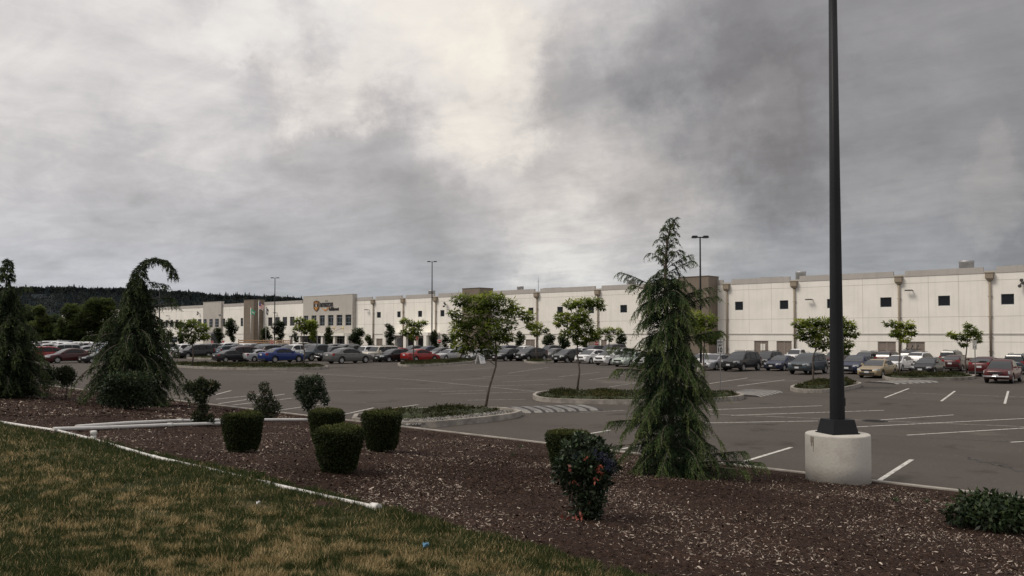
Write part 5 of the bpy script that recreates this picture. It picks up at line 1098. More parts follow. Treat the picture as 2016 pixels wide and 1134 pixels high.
def build_kind(K):
    d = KIND[K]; W2 = d['W']/2; yw = (-d['wb']+d['wo'], d['wb']+d['wo']+(.0)); wr = d['wr']; ar = wr+.07; M = {}
    # ---- body shell: side outline with the wheel arches, lofted across
    top = cr(d['top'], 3); zb = .22 if K in ('sedan', 'hatchback') else .32
    bot = []
    for yc in (yw[1], yw[0]):
        bot.append((yc+ar+.05, zb))
        for i in range(0, 9): a = PI*i/8; bot.append((yc+ar*math.cos(a), max(zb, wr+ar*math.sin(a)-.0) if 0 < i < 8 else zb))
        bot.append((yc-ar-.05, zb))
    prof = top+[(top[-1][0]-.1, zb)]+bot+[(top[0][0]+.1, zb)]; n = len(prof); half = d['L']/2
    def half_w(y, z):
        t = W2*(1-.16*max(0, (abs(y)/half-.62)/.38)**2.2); t *= 1-.055*max(0, (z-.62)/.45) if z > .62 else 1-.05*max(0, (.45-z)/.3); return t
    fr = [1, .97, .90, .55, 0, -.55, -.90, -.97, -1]; yr = {1: .975, .97: .99, .9: 1, .55: 1.0, 0: 1.0}; zo = {1: -.075, .97: -.03, .9: 0, .55: .02, 0: .028}
    g = Geo(); vs = []
    for f in fr:
        for i, (y, z) in enumerate(prof):
            a = abs(f); zz = z+(zo[a] if (i < len(top) and z > .62) else 0)
            noseround = (1-a*a)*.05*(1 if i < len(top) and abs(y) > half-.25 else 0)
            vs.append((f*half_w(y, z) if a < 1 else math.copysign(half_w(y, z), f), y*yr[a]+math.copysign(noseround, y), zz))
    m = len(fr); fs = [(k*n+i, k*n+(i+1) % n, (k+1)*n+(i+1) % n, (k+1)*n+i) for k in range(m-1) for i in range(n)]
    g.add(vs, fs, 0, True)
    for loop in (vs[:n], vs[(m-1)*n:]):
        nt_ = len(top); sg = 1 if loop[0][0] > 0 else -1; up = loop[:nt_]; i0 = min(range(nt_), key=lambda i: up[i][1]); i1 = max(range(nt_), key=lambda i: up[i][1])
        U = [(q[1], q[2]) for q in up[i0:i1+1]]; D_ = [(q[1], q[2]) for q in (up[i1:]+loop[nt_:]+up[:i0+1])][::-1]
        U = [q for k, q in enumerate(U) if k == 0 or q[0] > U[k-1][0]+1e-5]; ys = sorted(set([round(q[0], 5) for q in U]+[round(q[0], 5) for q in D_]))
        def itp(P, y):
            for (a, b), (c, e) in zip(P, P[1:]):
                if min(a, c)-1e-6 <= y <= max(a, c)+1e-6 and abs(c-a) > 1e-7: return b+(e-b)*(y-a)/(c-a)
            return P[0][1] if y <= P[0][0] else P[-1][1]
        sv_ = []; nr = 7
        for y in ys:
            z1 = itp(U, y); z0 = min(itp(D_, y), z1)
            for r_ in range(nr): z = z0+(z1-z0)*r_/(nr-1); sv_.append((sg*half_w(y/.975, z+.0), y, z))
        g.add(sv_, [(a*nr+b, a*nr+b+1, (a+1)*nr+b+1, (a+1)*nr+b) for a in range(len(ys)-1) for b in range(nr-1)], 0, True)
    me = g.mesh('body', [None]); bm = bmesh.new(); bm.from_mesh(me); bmesh.ops.remove_doubles(bm, verts=bm.verts, dist=.0005); bmesh.ops.triangulate(bm, faces=[f for f in bm.faces if len(f.verts) > 4]); bmesh.ops.recalc_face_normals(bm, faces=bm.faces); bm.to_mesh(me); bm.free(); M['body'] = me
    # ---- cabin
    cab = cr(d['cab'], 3); zt = d['H']; zbelt = d['belt']
    def cw(y, z): return half_w(y, zbelt)*(.965-.24*max(0, (z-zbelt)/(zt-zbelt))**1.15)
    g = Geo(); vs = []; fr2 = [1, .93, .8, .4, 0, -.4, -.8, -.93, -1]; cz = {1: -.075, .93: -.028, .8: 0, .4: .012, 0: .018}; n2 = len(cab)
    for f in fr2:
        for (y, z) in cab:
            a = abs(f); w_ = .12*max(0, min(1, (z-zbelt)/.3)); vs.append((f*cw(y, z), y+(.0), z+cz[a]*min(1, max(0, (z-zbelt)/.2))))
    g.add(vs, [(k*n2+i, k*n2+i+1, (k+1)*n2+i+1, (k+1)*n2+i) for k in range(8) for i in range(n2-1)], 0, True); g.add(vs[:n2], [tuple(range(n2))]); g.add(vs[8*n2:], [tuple(range(n2))[::-1]])
    me = g.mesh('cabin', [None]); bm = bmesh.new(); bm.from_mesh(me); bmesh.ops.remove_doubles(bm, verts=bm.verts, dist=.0005); bmesh.ops.triangulate(bm, faces=[f for f in bm.faces if len(f.verts) > 4]); bmesh.ops.recalc_face_normals(bm, faces=bm.faces); bm.to_mesh(me); bm.free(); M['cabin'] = me
    def ztop(y):
        for (a, b), (c, e) in zip(cab, cab[1:]):
            if a <= y <= c: return b+(e-b)*(y-a)/(c-a)
        return 0
    # ---- side glass
    g = Geo()
    for s in (-1, 1):
        for (ya, yb) in d['win']:
            N_ = 6; up = []; lo = []
            for i in range(N_+1):
                y = ya+(yb-ya)*i/N_; z1 = ztop(y)-.105; z0 = zbelt+.035
                if z1 < z0+.01: z1 = z0+.01
                lo.append((s*(cw(y, z0)+.014), y, z0)); up.append((s*(cw(y, z1)+.016), y, z1))
            g.add(lo+up, [(i, i+1, N_+2+i, N_+1+i) for i in range(N_)], 0, False)
        M['sw%d' % s] = g.fix(g.mesh('side_window', M_cs)); g = Geo()
    def slope_glass(ya, yb):
        g = Geo(); vs = []; N_ = 5
        for i in range(N_+1):
            y = ya+(yb-ya)*i/N_; z = ztop(y); e = .01; dz = ztop(y+.02)-ztop(y-.02); nn = Vector((0, -dz, .04)).normalized()*.022; w = cw(y, z)*.90
            for k in range(5): f = -1+k*.5; vs.append((w*f, y+nn.y, z+nn.z+.012*(1-abs(f))))
        g.add(vs, [(i*5+k, i*5+k+1, (i+1)*5+k+1, (i+1)*5+k) for i in range(N_) for k in range(4)], 0, True); return g.fix(g.mesh('glass', M_cg))
    M['windshield'] = slope_glass(*d['ws']); M['rear_window'] = slope_glass(*d['rw'])
    # ---- wheel and rim
    g = Geo(); w = .21; g.lathe([(wr*.62, -w/2), (wr*.93, -w/2), (wr, -w*.36), (wr, w*.36), (wr*.93, w/2), (wr*.62, w/2)], 22, axis='x', cap=False); M['wheel'] = g.fix(g.mesh('wheel', M_tyre))
    g = Geo(); g.lathe([(wr*.66, .04), (wr*.66, w*.46), (wr*.58, w*.46), (wr*.56, .02), (.01, .02)], 20, axis='x', cap=False)
    for i in range(5):
        a = 2*PI*i/5+.3; c, s = math.cos(a), math.sin(a); h = .035; x0, x1 = w*.18, w*.44; r0, r1 = .02, wr*.6
        q = [(r0*c-h*s, r0*s+h*c), (r0*c+h*s, r0*s-h*c), (r1*c+h*s, r1*s-h*c), (r1*c-h*s, r1*s+h*c)]
        g.add([(x0, *p) for p in q]+[(x1, *p) for p in q], [(0, 1, 2, 3), (7, 6, 5, 4), (0, 4, 5, 1), (1, 5, 6, 2), (2, 6, 7, 3), (3, 7, 4, 0)])
    g.lathe([(.05, w*.2), (.05, w*.48), (.01, w*.49)], 10, axis='x'); M['rim'] = g.fix(g.mesh('rim', M_rim))
    # ---- dark box added inside to block light through the wheel tunnels
    g = Geo(); g.bounds(-W2*.80, W2*.80, -half+.35, half-.35, zb-.03, zb+.35); M['underbody_blocker'] = g.fix(g.mesh('underbody_blocker', M_trim))
    # ---- lights, grille, bumper trim, mirrors, plate, handles: laid on the body surface
    nose = lambda z: min(y for (y, zz) in top if abs(zz-z) < .14 and y < 0) if [1 for (y, zz) in top if abs(zz-z) < .14 and y < 0] else -half
    tail = lambda z: max(y for (y, zz) in top if abs(zz-z) < .16 and y > 0) if [1 for (y, zz) in top if abs(zz-z) < .16 and y > 0] else half
    def corner(s, end, z, wd, ht, wrap, m):
        """light wrapping the corner of the body"""
        y0 = nose(z) if end < 0 else tail(z); g = Geo(); vs = []; k = 5
        for i in range(k+1):
            t = i/k; y = y0+(-end)*(t**2*wrap)+end*.012; x = (W2*.93-wd*(1-min(1, t*1.35))) if t < .74 else half_w(y, z)+.012
            x = min(x, half_w(y, z)+.012)
            for dz in (-ht/2, ht/2): vs.append((s*x, y+(-end)*.02*(dz > 0), z+dz+ (t*.03)))
        g.add(vs, [(2*i, 2*i+1, 2*i+3, 2*i+2) for i in range(k)]); 
        # thickness inward
        vs2 = [(x*.96, y-end*.05, z_) for x, y, z_ in vs]; g.add(vs2, [(2*i, 2*i+1, 2*i+3, 2*i+2) for i in range(k)])
        g.add(vs+vs2, [(2*i+1, 2*i+3, 2*k+2+2*i+3, 2*k+2+2*i+1) for i in range(k)]+[(2*i, 2*i+2, 2*k+2+2*i+2, 2*k+2+2*i) for i in range(k)])
        return g.fix(g.mesh('light', m))
    hh = .16 if K in ('sedan', 'hatchback') else .19
    M['hl'] = [corner(s, -1, d['hl'], .34, hh, .34, M_hl) for s in (-1, 1)]
    M['tl'] = [corner(s, 1, d['tl'], .30 if K != 'pickup' else .14, hh+.05 if K in ('sedan',) else .3, .26 if K != 'pickup' else .06, M_tl) for s in (-1, 1)]
    g = Geo(); y = nose(d['hl']-.05); zc = d['hl']-.02; g.box((0, y-.05, zc), (d['W']*.46, .05, .13)); y2 = nose(.42); g.box((0, y2-.03, .40 if zb < .3 else .5), (d['W']*.62, .08, .13)); M['grille'] = g.fix(g.mesh('grille', M_trim))
    g = Geo(); g.box((0, nose(.5)-.07, .50 if zb < .3 else .58), (.34, .02, .14)); M['plate_f'] = g.fix(g.mesh('plate', M_plate))
    g = Geo(); zp = d['tl']-.02 if K in ('sedan',) else d['tl']-.18; g.box((0, tail(zp)+.062, zp), (.34, .02, .15)); M['plate_r'] = g.fix(g.mesh('plate', M_plate))
    for s in (-1, 1): g = Geo(); y = d['win'][0][0]+.04; g.box((s*(cw(y, zbelt)+.10), y, zbelt+.10), (.20, .11, .13), taper=.85); M['mir%d' % s] = g.fix(g.mesh('mirror', [None]))
    for s in (-1, 1):
        g = Geo(); g.box((s*(W2*.985), (yw[0]+yw[1])/2, zb+.03), (.06, yw[1]-yw[0]-2*ar-.1, .07)); M['sill%d' % s] = g.fix(g.mesh('sill_trim', M_trim))
    M['handles'] = []
    for s in (-1, 1):
        for (ya, yb) in d['win'][:2]: y = yb-.12; z = .86 if zb < .3 else .95; g = Geo(); g.box((s*(half_w(y, z)+.008), y, z), (.03, .17, .03)); M['handles'].append(g.fix(g.mesh('door_handle', M_trim)))
    g = Geo(); zr = .42 if zb < .3 else .5; g.box((0, tail(zr)+.03, zr-.06), (d['W']*.78, .06, .12)); M['rear_bumper_trim'] = g.fix(g.mesh('rear_bumper_trim', M_trim))
    if K == 'pickup':
        g = Geo(); y0, y1 = .84, 2.44; zt_ = 1.06; z1 = 1.12
        for s in (-1, 1): g.bounds(min(s*W2*.93, s*W2*.84), max(s*W2*.93, s*W2*.84), y0, y1, 1.02, z1)
        g.bounds(-W2*.84, W2*.84, y1-.08, y1, 1.02, z1); M['bed_rail'] = g.fix(g.mesh('bed_rail', [None]))
        g = Geo(); g.bounds(-W2*.835, W2*.835, y0, y1-.085, 1.035, 1.062); M['bed_floor'] = g.fix(g.mesh('bed_floor', M_trim))
        g = Geo(); g.tube([(-.82, -2.585, .50), (0, -2.62, .50), (.82, -2.585, .50)], .075, 8); g.box((0, 2.6, .5), (1.6, .12, .14)); M['bumper'] = g.fix(g.mesh('bumper', M_chrome))
    if K in ('suv', 'boxy suv'):
        g = Geo()
        for s in (-1, 1): g.tube([(s*cw(0, zt)*.82, -.2, zt+.02), (s*cw(0, zt)*.82, 0, zt+.06), (s*cw(0, zt)*.82, 1.4, zt+.06), (s*cw(0, zt)*.82, 1.6, zt+.0)], .02, 5)
        M['roof_rail'] = g.fix(g.mesh('roof_rail', M_trim))
    M['yw'] = yw; M['wr'] = wr; M['W2'] = W2; M['H'] = d['H']
    return M
MESH = {k: build_kind(k) for k in KIND}
def painted(name, me, parent, p):
    o = link(name, me, parent); o.material_slots[0].link = 'OBJECT'; o.material_slots[0].material = p; return o
NAMES = {'sedan': 'sedan', 'hatchback': 'hatchback', 'suv': 'suv', 'boxy suv': 'suv', 'pickup': 'pickup_truck'}
CATS = {'sedan': 'car', 'hatchback': 'car', 'suv': 'car', 'boxy suv': 'car', 'pickup': 'pickup truck'}
PROTO = {}
def detailed(K, col):
    """first of a kind and colour is built, later ones are copied with their parts"""
    if (K, col) in PROTO: return copy_tree(PROTO[(K, col)])
    M = MESH[K]; p = P_(col); t = empty('parked_'+NAMES[K])
    b = painted('body', M['body'], t, p); painted('cabin', M['cabin'], t, p); link('windshield', M['windshield'], t); link('rear_window', M['rear_window'], t); link('side_window', M['sw-1'], t); link('side_window', M['sw1'], t)
    link('underbody_blocker', M['underbody_blocker'], t); link('grille', M['grille'], t); painted('mirror', M['mir-1'], t, p); painted('mirror', M['mir1'], t, p); link('sill_trim', M['sill-1'], t); link('sill_trim', M['sill1'], t); link('rear_bumper_trim', M['rear_bumper_trim'], t)
    for me in M['handles']: link('door_handle', me, t)
    for me in M['hl']: link('headlight', me, t)
    for me in M['tl']: link('tail_light', me, t)
    link('licence_plate', M['plate_f'], t); link('licence_plate', M['plate_r'], t)
    for y in M['yw']:
        for s in (-1, 1):
            w = link('wheel', M['wheel'], t, (s*(M['W2']-.125), y, M['wr'])); r = link('rim', M['rim'], w)
            if s < 0: r.rotation_euler = (0, 0, PI)
    for k in ('bed_rail',):
        if k in M: painted(k, M[k], t, p)
    for k in ('bed_floor', 'bumper', 'roof_rail'):
        if k in M: link(k, M[k], t)
    PROTO[(K, col)] = t; return t
# one-mesh versions for the cars of the far rows
SIMPLE = {}
def simple_mesh(K):
    if K in SIMPLE: return SIMPLE[K]
    M = MESH[K]; slots = [None, M_cg, M_tyre, M_rim, M_trim, M_hl, M_tl, M_plate, M_chrome, M_cs]; bm = bmesh.new()
    def put(me, mi, mt=None):
        n0 = len(bm.faces); v0 = len(bm.verts); bm.from_mesh(me); bm.faces.ensure_lookup_table(); bm.verts.ensure_lookup_table()
        for f in bm.faces[n0:]: f.material_index = mi
        if mt:
            for v in bm.verts[v0:]: v.co = Vector((v.co.x*mt[0]+mt[1], v.co.y+mt[2], v.co.z+mt[3]))
    put(M['body'], 0); put(M['cabin'], 0); put(M['mir-1'], 0); put(M['mir1'], 0); put(M['windshield'], 1); put(M['rear_window'], 1); put(M['sw-1'], 9); put(M['sw1'], 9); put(M['underbody_blocker'], 4); put(M['grille'], 4); put(M['rear_bumper_trim'], 4)
    for me in M['hl']: put(me, 5)
    for me in M['tl']: put(me, 6)
    put(M['plate_f'], 7); put(M['plate_r'], 7)
    for y in M['yw']:
        for s in (-1, 1): put(M['wheel'], 2, (1, s*(M['W2']-.125), y, M['wr'])); put(M['rim'], 3, (s, s*(M['W2']-.125), y, M['wr']))
    if 'bed_rail' in M: put(M['bed_rail'], 0); put(M['bed_floor'], 4)
    me = bpy.data.meshes.new('car_'+K); 
    for m in slots: me.materials.append(m)
    bm.to_mesh(me); bm.free(); SIMPLE[K] = me; return me
PLACED = []
def car(K, col, px, base, roof, face, label, group=None, dy=0.0, s=None):
    """px, base: photo position where the nearest wheels stand; roof: photo y of the roof; face -1: nose towards us, +1: away"""
    p = G(px, base); sc = s or max(.86, min(1.15, (base-roof)*depth(p)/FPX*1.03/KIND[K]['H']))
    d = Vector((p.x, p.y, 0)).normalized(); c = p+d*1.15*sc; c.y += dy
    t = detailed(K, col); t.location = (c.x, c.y, 0); t.rotation_euler = (0, 0, 0 if face < 0 else PI); t.scale = (sc,)*3
    r = random.Random(px*7+base); t.rotation_euler.z += r.uniform(-.03, .03)
    for k in ('label', 'category', 'group'):
        if k in t: del t[k]
    tag(t, label, CATS[K], group or 'cars parked in the lot'); PLACED.append((c.x, c.y, 2.1)); return t
# ---- right part of the front rows
car('pickup', 'dark red', 1975, 754, 711, -1, 'dark red pickup truck with a chrome bumper at the right edge')
car('hatchback', 'dark red', 1942, 741, 704, 1, 'dark red hatchback seen from behind, just over the nose of the dark red pickup')
car('boxy suv', 'slate', 2008, 737, 699, 1, 'dark boxy four-wheel drive seen from behind, above the dark red pickup bed')
car('sedan', 'tan', 1728, 744, 709, -1, 'tan sedan beside the planted island, facing us')
car('sedan', 'dark blue', 1688, 736, 701, -1, 'dark blue sedan left of the tan one, right of the tall black pole')
car('sedan', 'black', 1828, 738, 708, -1, 'black sedan between the two small young trees on the right')
car('hatchback', 'maroon', 1882, 731, 702, 1, 'maroon hatchback seen from behind, between the black sedan and the speed sign')
car('boxy suv', 'grey', 1876, 723, 694, 1, 'tall grey van-like wagon seen from behind, over the maroon hatchback')
car('hatchback', 'white', 1768, 731, 706, -1, 'white hatchback directly behind the tan sedan')
car('suv', 'white', 1815, 727, 702, 1, 'white wagon seen from behind over the black sedan')
car('suv', 'maroon', 1752, 724, 697, 1, 'maroon wagon seen from behind, above the white hatchback')
bk = car('suv', 'black', 1797, 719, 697, 1, 'black wagon carrying bicycle forks on its roof rack')
car('suv', 'grey', 1706, 724, 696, -1, 'grey wagon behind the dark blue sedan')
car('sedan', 'black', 1730, 718, 696, -1, 'black sedan whose roof shows between the grey and maroon wagons')
car('suv', 'slate', 1592, 737, 697, -1, 'slate blue wagon behind the tree of the small oval island')
car('sedan', 'dark blue', 1540, 730, 701, -1, 'dark blue sedan between the two big dark wagons')
car('suv', 'black', 1460, 731, 693, -1, 'black wagon with bright alloy wheels, right of the speed limit sign')
car('suv', 'black', 1512, 724, 694, -1, 'black wagon behind the gap between the alloy-wheeled wagon and the dark blue sedan')
car('pickup', 'white', 1570, 714, 688, -1, 'white pickup truck behind the dark blue sedan, below the slatted door')
car('sedan', 'silver', 1408, 729, 698, -1, 'silver sedan directly behind the speed limit sign')
car('sedan', 'white', 1386, 724, 697, -1, 'white sedan beside the right flank of the tall conifer')
car('suv', 'maroon', 1648, 722, 696, -1, 'maroon wagon partly hidden by the tall black pole')
# ---- middle
car('hatchback', 'white', 1205, 719, 690, -1, 'white hatchback nearest the tall conifer on its left side')
car('hatchback', 'white', 1166, 716, 689, -1, 'white hatchback with a wide dark bumper, second from the tall conifer')
car('sedan', 'pale green', 1243, 722, 694, -1, 'pale sedan half hidden by the left side of the tall conifer')
car('sedan', 'white', 1285, 724, 694, -1, 'white sedan behind the tall conifer'); car('suv', 'grey', 1335, 727, 694, -1, 'grey wagon behind the tall conifer')
car('hatchback', 'black', 1120, 714, 688, -1, 'black hatchback behind the trunk of the straight young tree')
car('hatchback', 'black', 1045, 711, 685, -1, 'black hatchback with bright headlights behind the little island tree')
car('sedan', 'black', 1000, 711, 687, -1, 'black sedan right of the leaning trunk')
car('hatchback', 'grey', 1092, 707, 687, -1, 'grey hatchback between the two black ones')
car('sedan', 'grey', 948, 711, 688, -1, 'grey sedan behind the folding board sign')
car('pickup', 'cream', 918, 708, 682, -1, 'cream pickup truck behind the crown of the leaning tree')
car('sedan', 'silver', 884, 709, 690, -1, 'silver sedan nose showing right of the red coupe')
car('suv', 'white', 1030, 703, 683, -1, 'white wagon behind the black sedan and black hatchback'); car('suv', 'black', 1082, 701, 682, -1, 'black wagon roof behind the little island tree')
car('suv', 'dark blue', 996, 702, 681, -1, 'dark blue van-like wagon behind the black sedan'); car('boxy suv', 'black', 1205, 706, 679, -1, 'boxy black wagon standing behind the white hatchbacks')
car('suv', 'black', 1168, 703, 681, -1, 'black wagon left of the boxy black one'); car('sedan', 'white', 1142, 703, 685, -1, 'white sedan roof behind the black hatchback')
# ---- left of the leaning tree
car('sedan', 'red', 828, 713, 688, 1, 'bright red coupe seen from behind, beside the kerbed island')
car('sedan', 'black', 775, 713, 688, -1, 'black sedan facing us, just left of the red coupe')
car('boxy suv', 'cream', 748, 712, 682, -1, 'cream boxy wagon with a slotted grille between the grey and black sedans')
car('boxy suv', 'white', 722, 708, 682, -1, 'white boxy wagon behind the grey sedan')
car('sedan', 'grey', 686, 716, 686, 1, 'grey sedan seen from behind, alone in front of the row')
car('pickup', 'black', 658, 711, 683, -1, 'black pickup truck left of the grey sedan'); car('pickup', 'slate', 628, 711, 679, -1, 'dark pickup truck behind the thin sign post')
car('sedan', 'blue', 556, 714, 686, 1, 'bright blue sedan seen from behind'); car('pickup', 'white', 582, 707, 679, -1, 'white pickup truck behind the bright blue sedan')
car('sedan', 'silver', 513, 712, 689, 1, 'silver sedan seen from behind, left of the bright blue one')
car('suv', 'maroon', 490, 712, 683, 1, 'maroon wagon seen from behind, between silver and black sedans'); car('sedan', 'black', 458, 713, 690, 1, 'black sedan seen from behind at the end of the grass strip')
car('suv', 'steel blue', 456, 702, 681, 1, 'steel blue wagon behind the grass strip'); car('pickup', 'grey', 420, 701, 677, 1, 'dark grey pickup truck behind the grass strip')
car('suv', 'red', 378, 700, 678, 1, 'red wagon behind the light green tree'); car('sedan', 'silver', 398, 700, 683, -1, 'silver sedan between the red wagon and the grey pickup'); car('sedan', 'dark green', 345, 704, 684, -1, 'dark green sedan right of the hooked conifer'); car('suv', 'black', 340, 697, 678, 1, 'black wagon behind the dark green sedan')
car('sedan', 'maroon', 135, 715, 687, -1, 'maroon sedan standing side-on in front, between the left conifers')
car('suv', 'red', 100, 711, 683, 1, 'red wagon standing side-on behind the maroon sedan'); car('sedan', 'black', 198, 715, 692, -1, 'black sedan nose showing at the left side of the hooked conifer')
car('hatchback', 'grey', 868, 704, 687, -1, 'dark hatchback behind the red coupe'); 
pA = car('suv', 'white', 300, 712, 690, -1, 'white vehicle behind the hooked conifer')

# bicycle forks on the roof rack
g = Geo(); o_ = empty('bike_rack', (bk.location.x, bk.location.y, KIND['suv']['H']*bk.scale.z+.03)); tag(o_, 'roof rack with upright bike mounts on the black wagon', 'bike rack')
for y in (-.4, .5): g.tube([(-.7, y, .04), (.7, y, .04)], .025, 6)
g.obj('cross_bar', M_trim, o_); g = Geo()
for x in (-.5, 0, .5): g.tube([(x, -.5, .06), (x, .7, .06)], .025, 6); g.tube([(x, -.4, .06), (x+.05, -.2, .42), (x-.08, .05, .5)], .035, 6); g.lathe([(.1, -.02), (.13, 0), (.1, .02)], 10, (x, .1, .36), axis='x')
g.obj('bike_mount', M_trim, o_)

# ---- the packed rows behind, one mesh each
def cam_px(x, y): 
    a = x*RGT.x+y*RGT.y; b = x*FWD.x+y*FWD.y; return (1008+FPX*a/b, b) if b > 1 else (-9999, b)
KEEP = [(-62.5, 58, 6), (-58, 67.5, 4.5), (-15.5, 61, 3)]
rc = random.Random(42); NC = 0
cols = ['white']*12+['silver']*8+['grey']*4+['black']*4+['dark blue']*2+['red']*2+['dark red', 'slate', 'cream', 'steel blue', 'maroon']
kinds = ['sedan']*5+['hatchback']*4+['suv']*6+['boxy suv']*2+['pickup']*2
zone = lambda px: 'left' if px < 235 else 'office' if px < 600 else 'entrance' if px < 860 else 'middle' if px < 1240 else 'right'
ZL = {'left': 'in the packed rows between the two left conifers', 'office': 'in the packed rows before the office end of the warehouse', 'entrance': 'in the packed rows before the grey entrance and loading arcade', 'middle': 'in the packed rows behind the leaning and straight young trees', 'right': 'in the packed rows below the slatted doors, right of the tall conifer'}
rowsY = [28, 34.5, 43, 49.5, 58, 64.5, 73.5, 80, 89.5, 96]
WORD = {'sedan': 'sedan', 'hatchback': 'hatchback', 'suv': 'wagon', 'boxy suv': 'boxy wagon', 'pickup': 'pickup truck'}
FAR = []; LEFT_ONLY = {38.8, 53.8, 69, 84.8, 101.5, 107}
rowsY = sorted(rowsY+list(LEFT_ONLY))
for ri, Y in enumerate(rowsY):
    x = 8.0+rc.uniform(0, 1)
    while x > -230:
        x -= 2.75
        px, b = cam_px(x, Y)
        if px < -40 or px > 2250 or rc.random() < .06 or (Y in LEFT_ONLY and px > 232): continue
        base = 657.7+CAM_H*FPX/b
        lim = 707 if px < 1000 else 707+(px-1000)*.022      # nothing in front of the photographed rows
        if px < 330: lim = 705
        if base > lim or b > 190: continue
        if 657.7+(CAM_H-1.6)*FPX/b < (694 if px > 1240 else 680.5 if px > 860 else 678 if px > 600 else 675 if px > 235 else 670.5): continue
        if px > 240 and px < 330: continue
        if any(abs(x-X) < 2.35 and abs(Y-Yc) < 4.9 for X, Yc, _ in PLACED): continue
        if any(abs(x-X) < r_ and abs(Y-Yc) < r_+2 for X, Yc, r_ in KEEP): continue
        if Y < 58 and -97 < x < -60: continue
        K = rc.choice(kinds); c = rc.choice(cols if px > 235 else cols+['white']*12)
        o = link('parked_'+NAMES[K], simple_mesh(K)); o.material_slots[0].link = 'OBJECT'; o.material_slots[0].material = P_(c)
        f = -1 if rc.random() < .55 else 1; sc = rc.uniform(.93, 1.04); o.location = (x+rc.uniform(-.15, .15), Y+rc.uniform(-.4, .4), 0); o.rotation_euler = (0, 0, (0 if f < 0 else PI)+rc.uniform(-.03, .03)); o.scale = (sc,)*3; FAR.append((ri, x, px, c, K, o)); NC += 1
ORD = ['nearest', 'second', 'third', 'fourth', 'fifth', 'sixth', 'seventh', 'eighth', 'ninth', 'tenth', 'eleventh', 'twelfth', 'thirteenth', 'fourteenth', 'fifteenth', 'farthest']
ZS = {'left': 'far left', 'office': 'before the offices', 'entrance': 'before the entrance', 'middle': 'behind the leaning tree', 'right': 'right of the tall conifer'}
TXT = {}
for i, (ri, x, px, c, K, o) in enumerate(FAR):
    nb = []
    for j in (i+1, i-1):
        if 0 <= j < len(FAR) and FAR[j][0] == ri and abs(FAR[j][1]-x) < 3.2: nb.append('%s %s' % (FAR[j][3], WORD[FAR[j][4]]))
    me_ = '%s %s' % (c, WORD[K]); z_ = ZS[zone(px)]
    if len(nb) == 2: tx = '%s between %s and %s, %s' % (me_, nb[0], nb[1], z_)
    elif nb: tx = '%s next to %s, %s' % (me_, nb[0], z_)
    else: tx = '%s standing apart, %s' % (me_, z_)
    TXT.setdefault(tx, []).append((i, o))
for tx, lst in TXT.items():
    for (i, o) in lst:
        ri, x, px, c, K, _ = FAR[i]; t2 = tx
        if len(lst) > 1: t2 = tx+', %s row' % ORD[ri]
        tag(o, t2, CATS[K], 'cars in the packed far rows')
print('far cars', NC, 'front cars', len(PLACED))
# ================================================================ poles, signs, pipes
M_black = mat('black_pole', (.012, .013, .015), .5, spec=.22, noise=.1, nscale=2)
M_basec = mat('painted_concrete', (.50, .48, .43), .85, spec=.2, noise=.07, nscale=3, col2=(.40, .375, .33), rlo=.2, rhi=.5, bump=.3, bscale=25)
def lamp(px, base, top, label, r=.09, plinth=True, D=None, arm=1.0):
    p = G(px, base) if D is None else Vector((XW(px, D), D, 0)); H = (657.7-top)*depth(p)/FPX+CAM_H
    t = empty('lamp_post', (p.x, p.y, 0)); tag(t, label, 'lamp post', 'tall parking lot lamp posts')
    g = Geo(); g.tube([(0, 0, .75), (0, 0, H*.6), (0, 0, H)], [r, r*.85, r*.6], 10); g.obj('pole', M_black, t)
    g = Geo(); g.lathe([(.3, 0), (.3, .74), (.28, .76), (.01, .76)], 18); g.obj('concrete_base', M_basec, t)
    g = Geo(); g.tube([tuple(-RGT*arm*.5+Vector((0, 0, H+.02))), tuple(RGT*arm*.5+Vector((0, 0, H+.02)))], .05, 6); g.obj('arm', M_black, t)
    for s in (-1, 1):
        g = Geo(); c = RGT*s*arm*.72; g.box((c.x, c.y, H+.06), (arm*.75, .42, .16), YAW, taper=.8); h = g.obj('lamp_head', M_black, t)
        g = Geo(); g.box((c.x, c.y, H-.035), (arm*.5, .3, .02), YAW); g.obj('lens', mat('lamp_lens', (.3, .3, .28), .2), h)
lamp(1380, 734, 467, 'tall thin lamp post behind the right flank of the tall conifer', .09, arm=.6)
lamp(850.5, 716, 515, 'tall thin lamp post left of the leaning tree crown', .13, D=106.5, arm=.85)
lamp(541, 702, 547, 'tall thin lamp post before the office windows', .13, D=104.5, arm=.9)
lamp(313, 690, 565, 'farthest lamp post, just right of the hooked conifer', .12, arm=.7)
# ---- the big near pole on its white round base
p = GB(1650, 953); d = Vector((p.x, p.y, 0)).normalized(); R0 = 62.5*depth(p)/FPX; c = p+d*R0; sc = depth(c)/FPX
t = empty('lamp_post', (c.x, c.y, zbed(c.y)-.02)); tag(t, 'large near black light pole rising from a round white concrete base', 'lamp post', 'tall parking lot lamp posts')
hb = (953-856)*depth(p)/FPX+.02; R0 *= 1.0
g = Geo(); g.lathe([(R0*1.0, -.1), (R0*1.0, hb*.4), (R0*1.0, hb-.035), (R0*.992, hb-.012), (R0*.965, hb), (.01, hb)], 64, smooth=True)
me = g.mesh('concrete_base', M_basec); base_o = link('concrete_base', g.fix(me), t)
sh = 60*sc; g = Geo(); g.box((0, 0, hb+.012), (sh, sh*.95, .02), YAW+.25); g.box((0, 0, hb+.02+.13), (sh*.93, sh*.88, .26), YAW+.25, taper=.82); g.obj('pole_cover', M_black, t)
g = Geo(); pr = 13.2*sc; zt_ = hb+.24
Hn = 11.0
vs = []; ns = 20
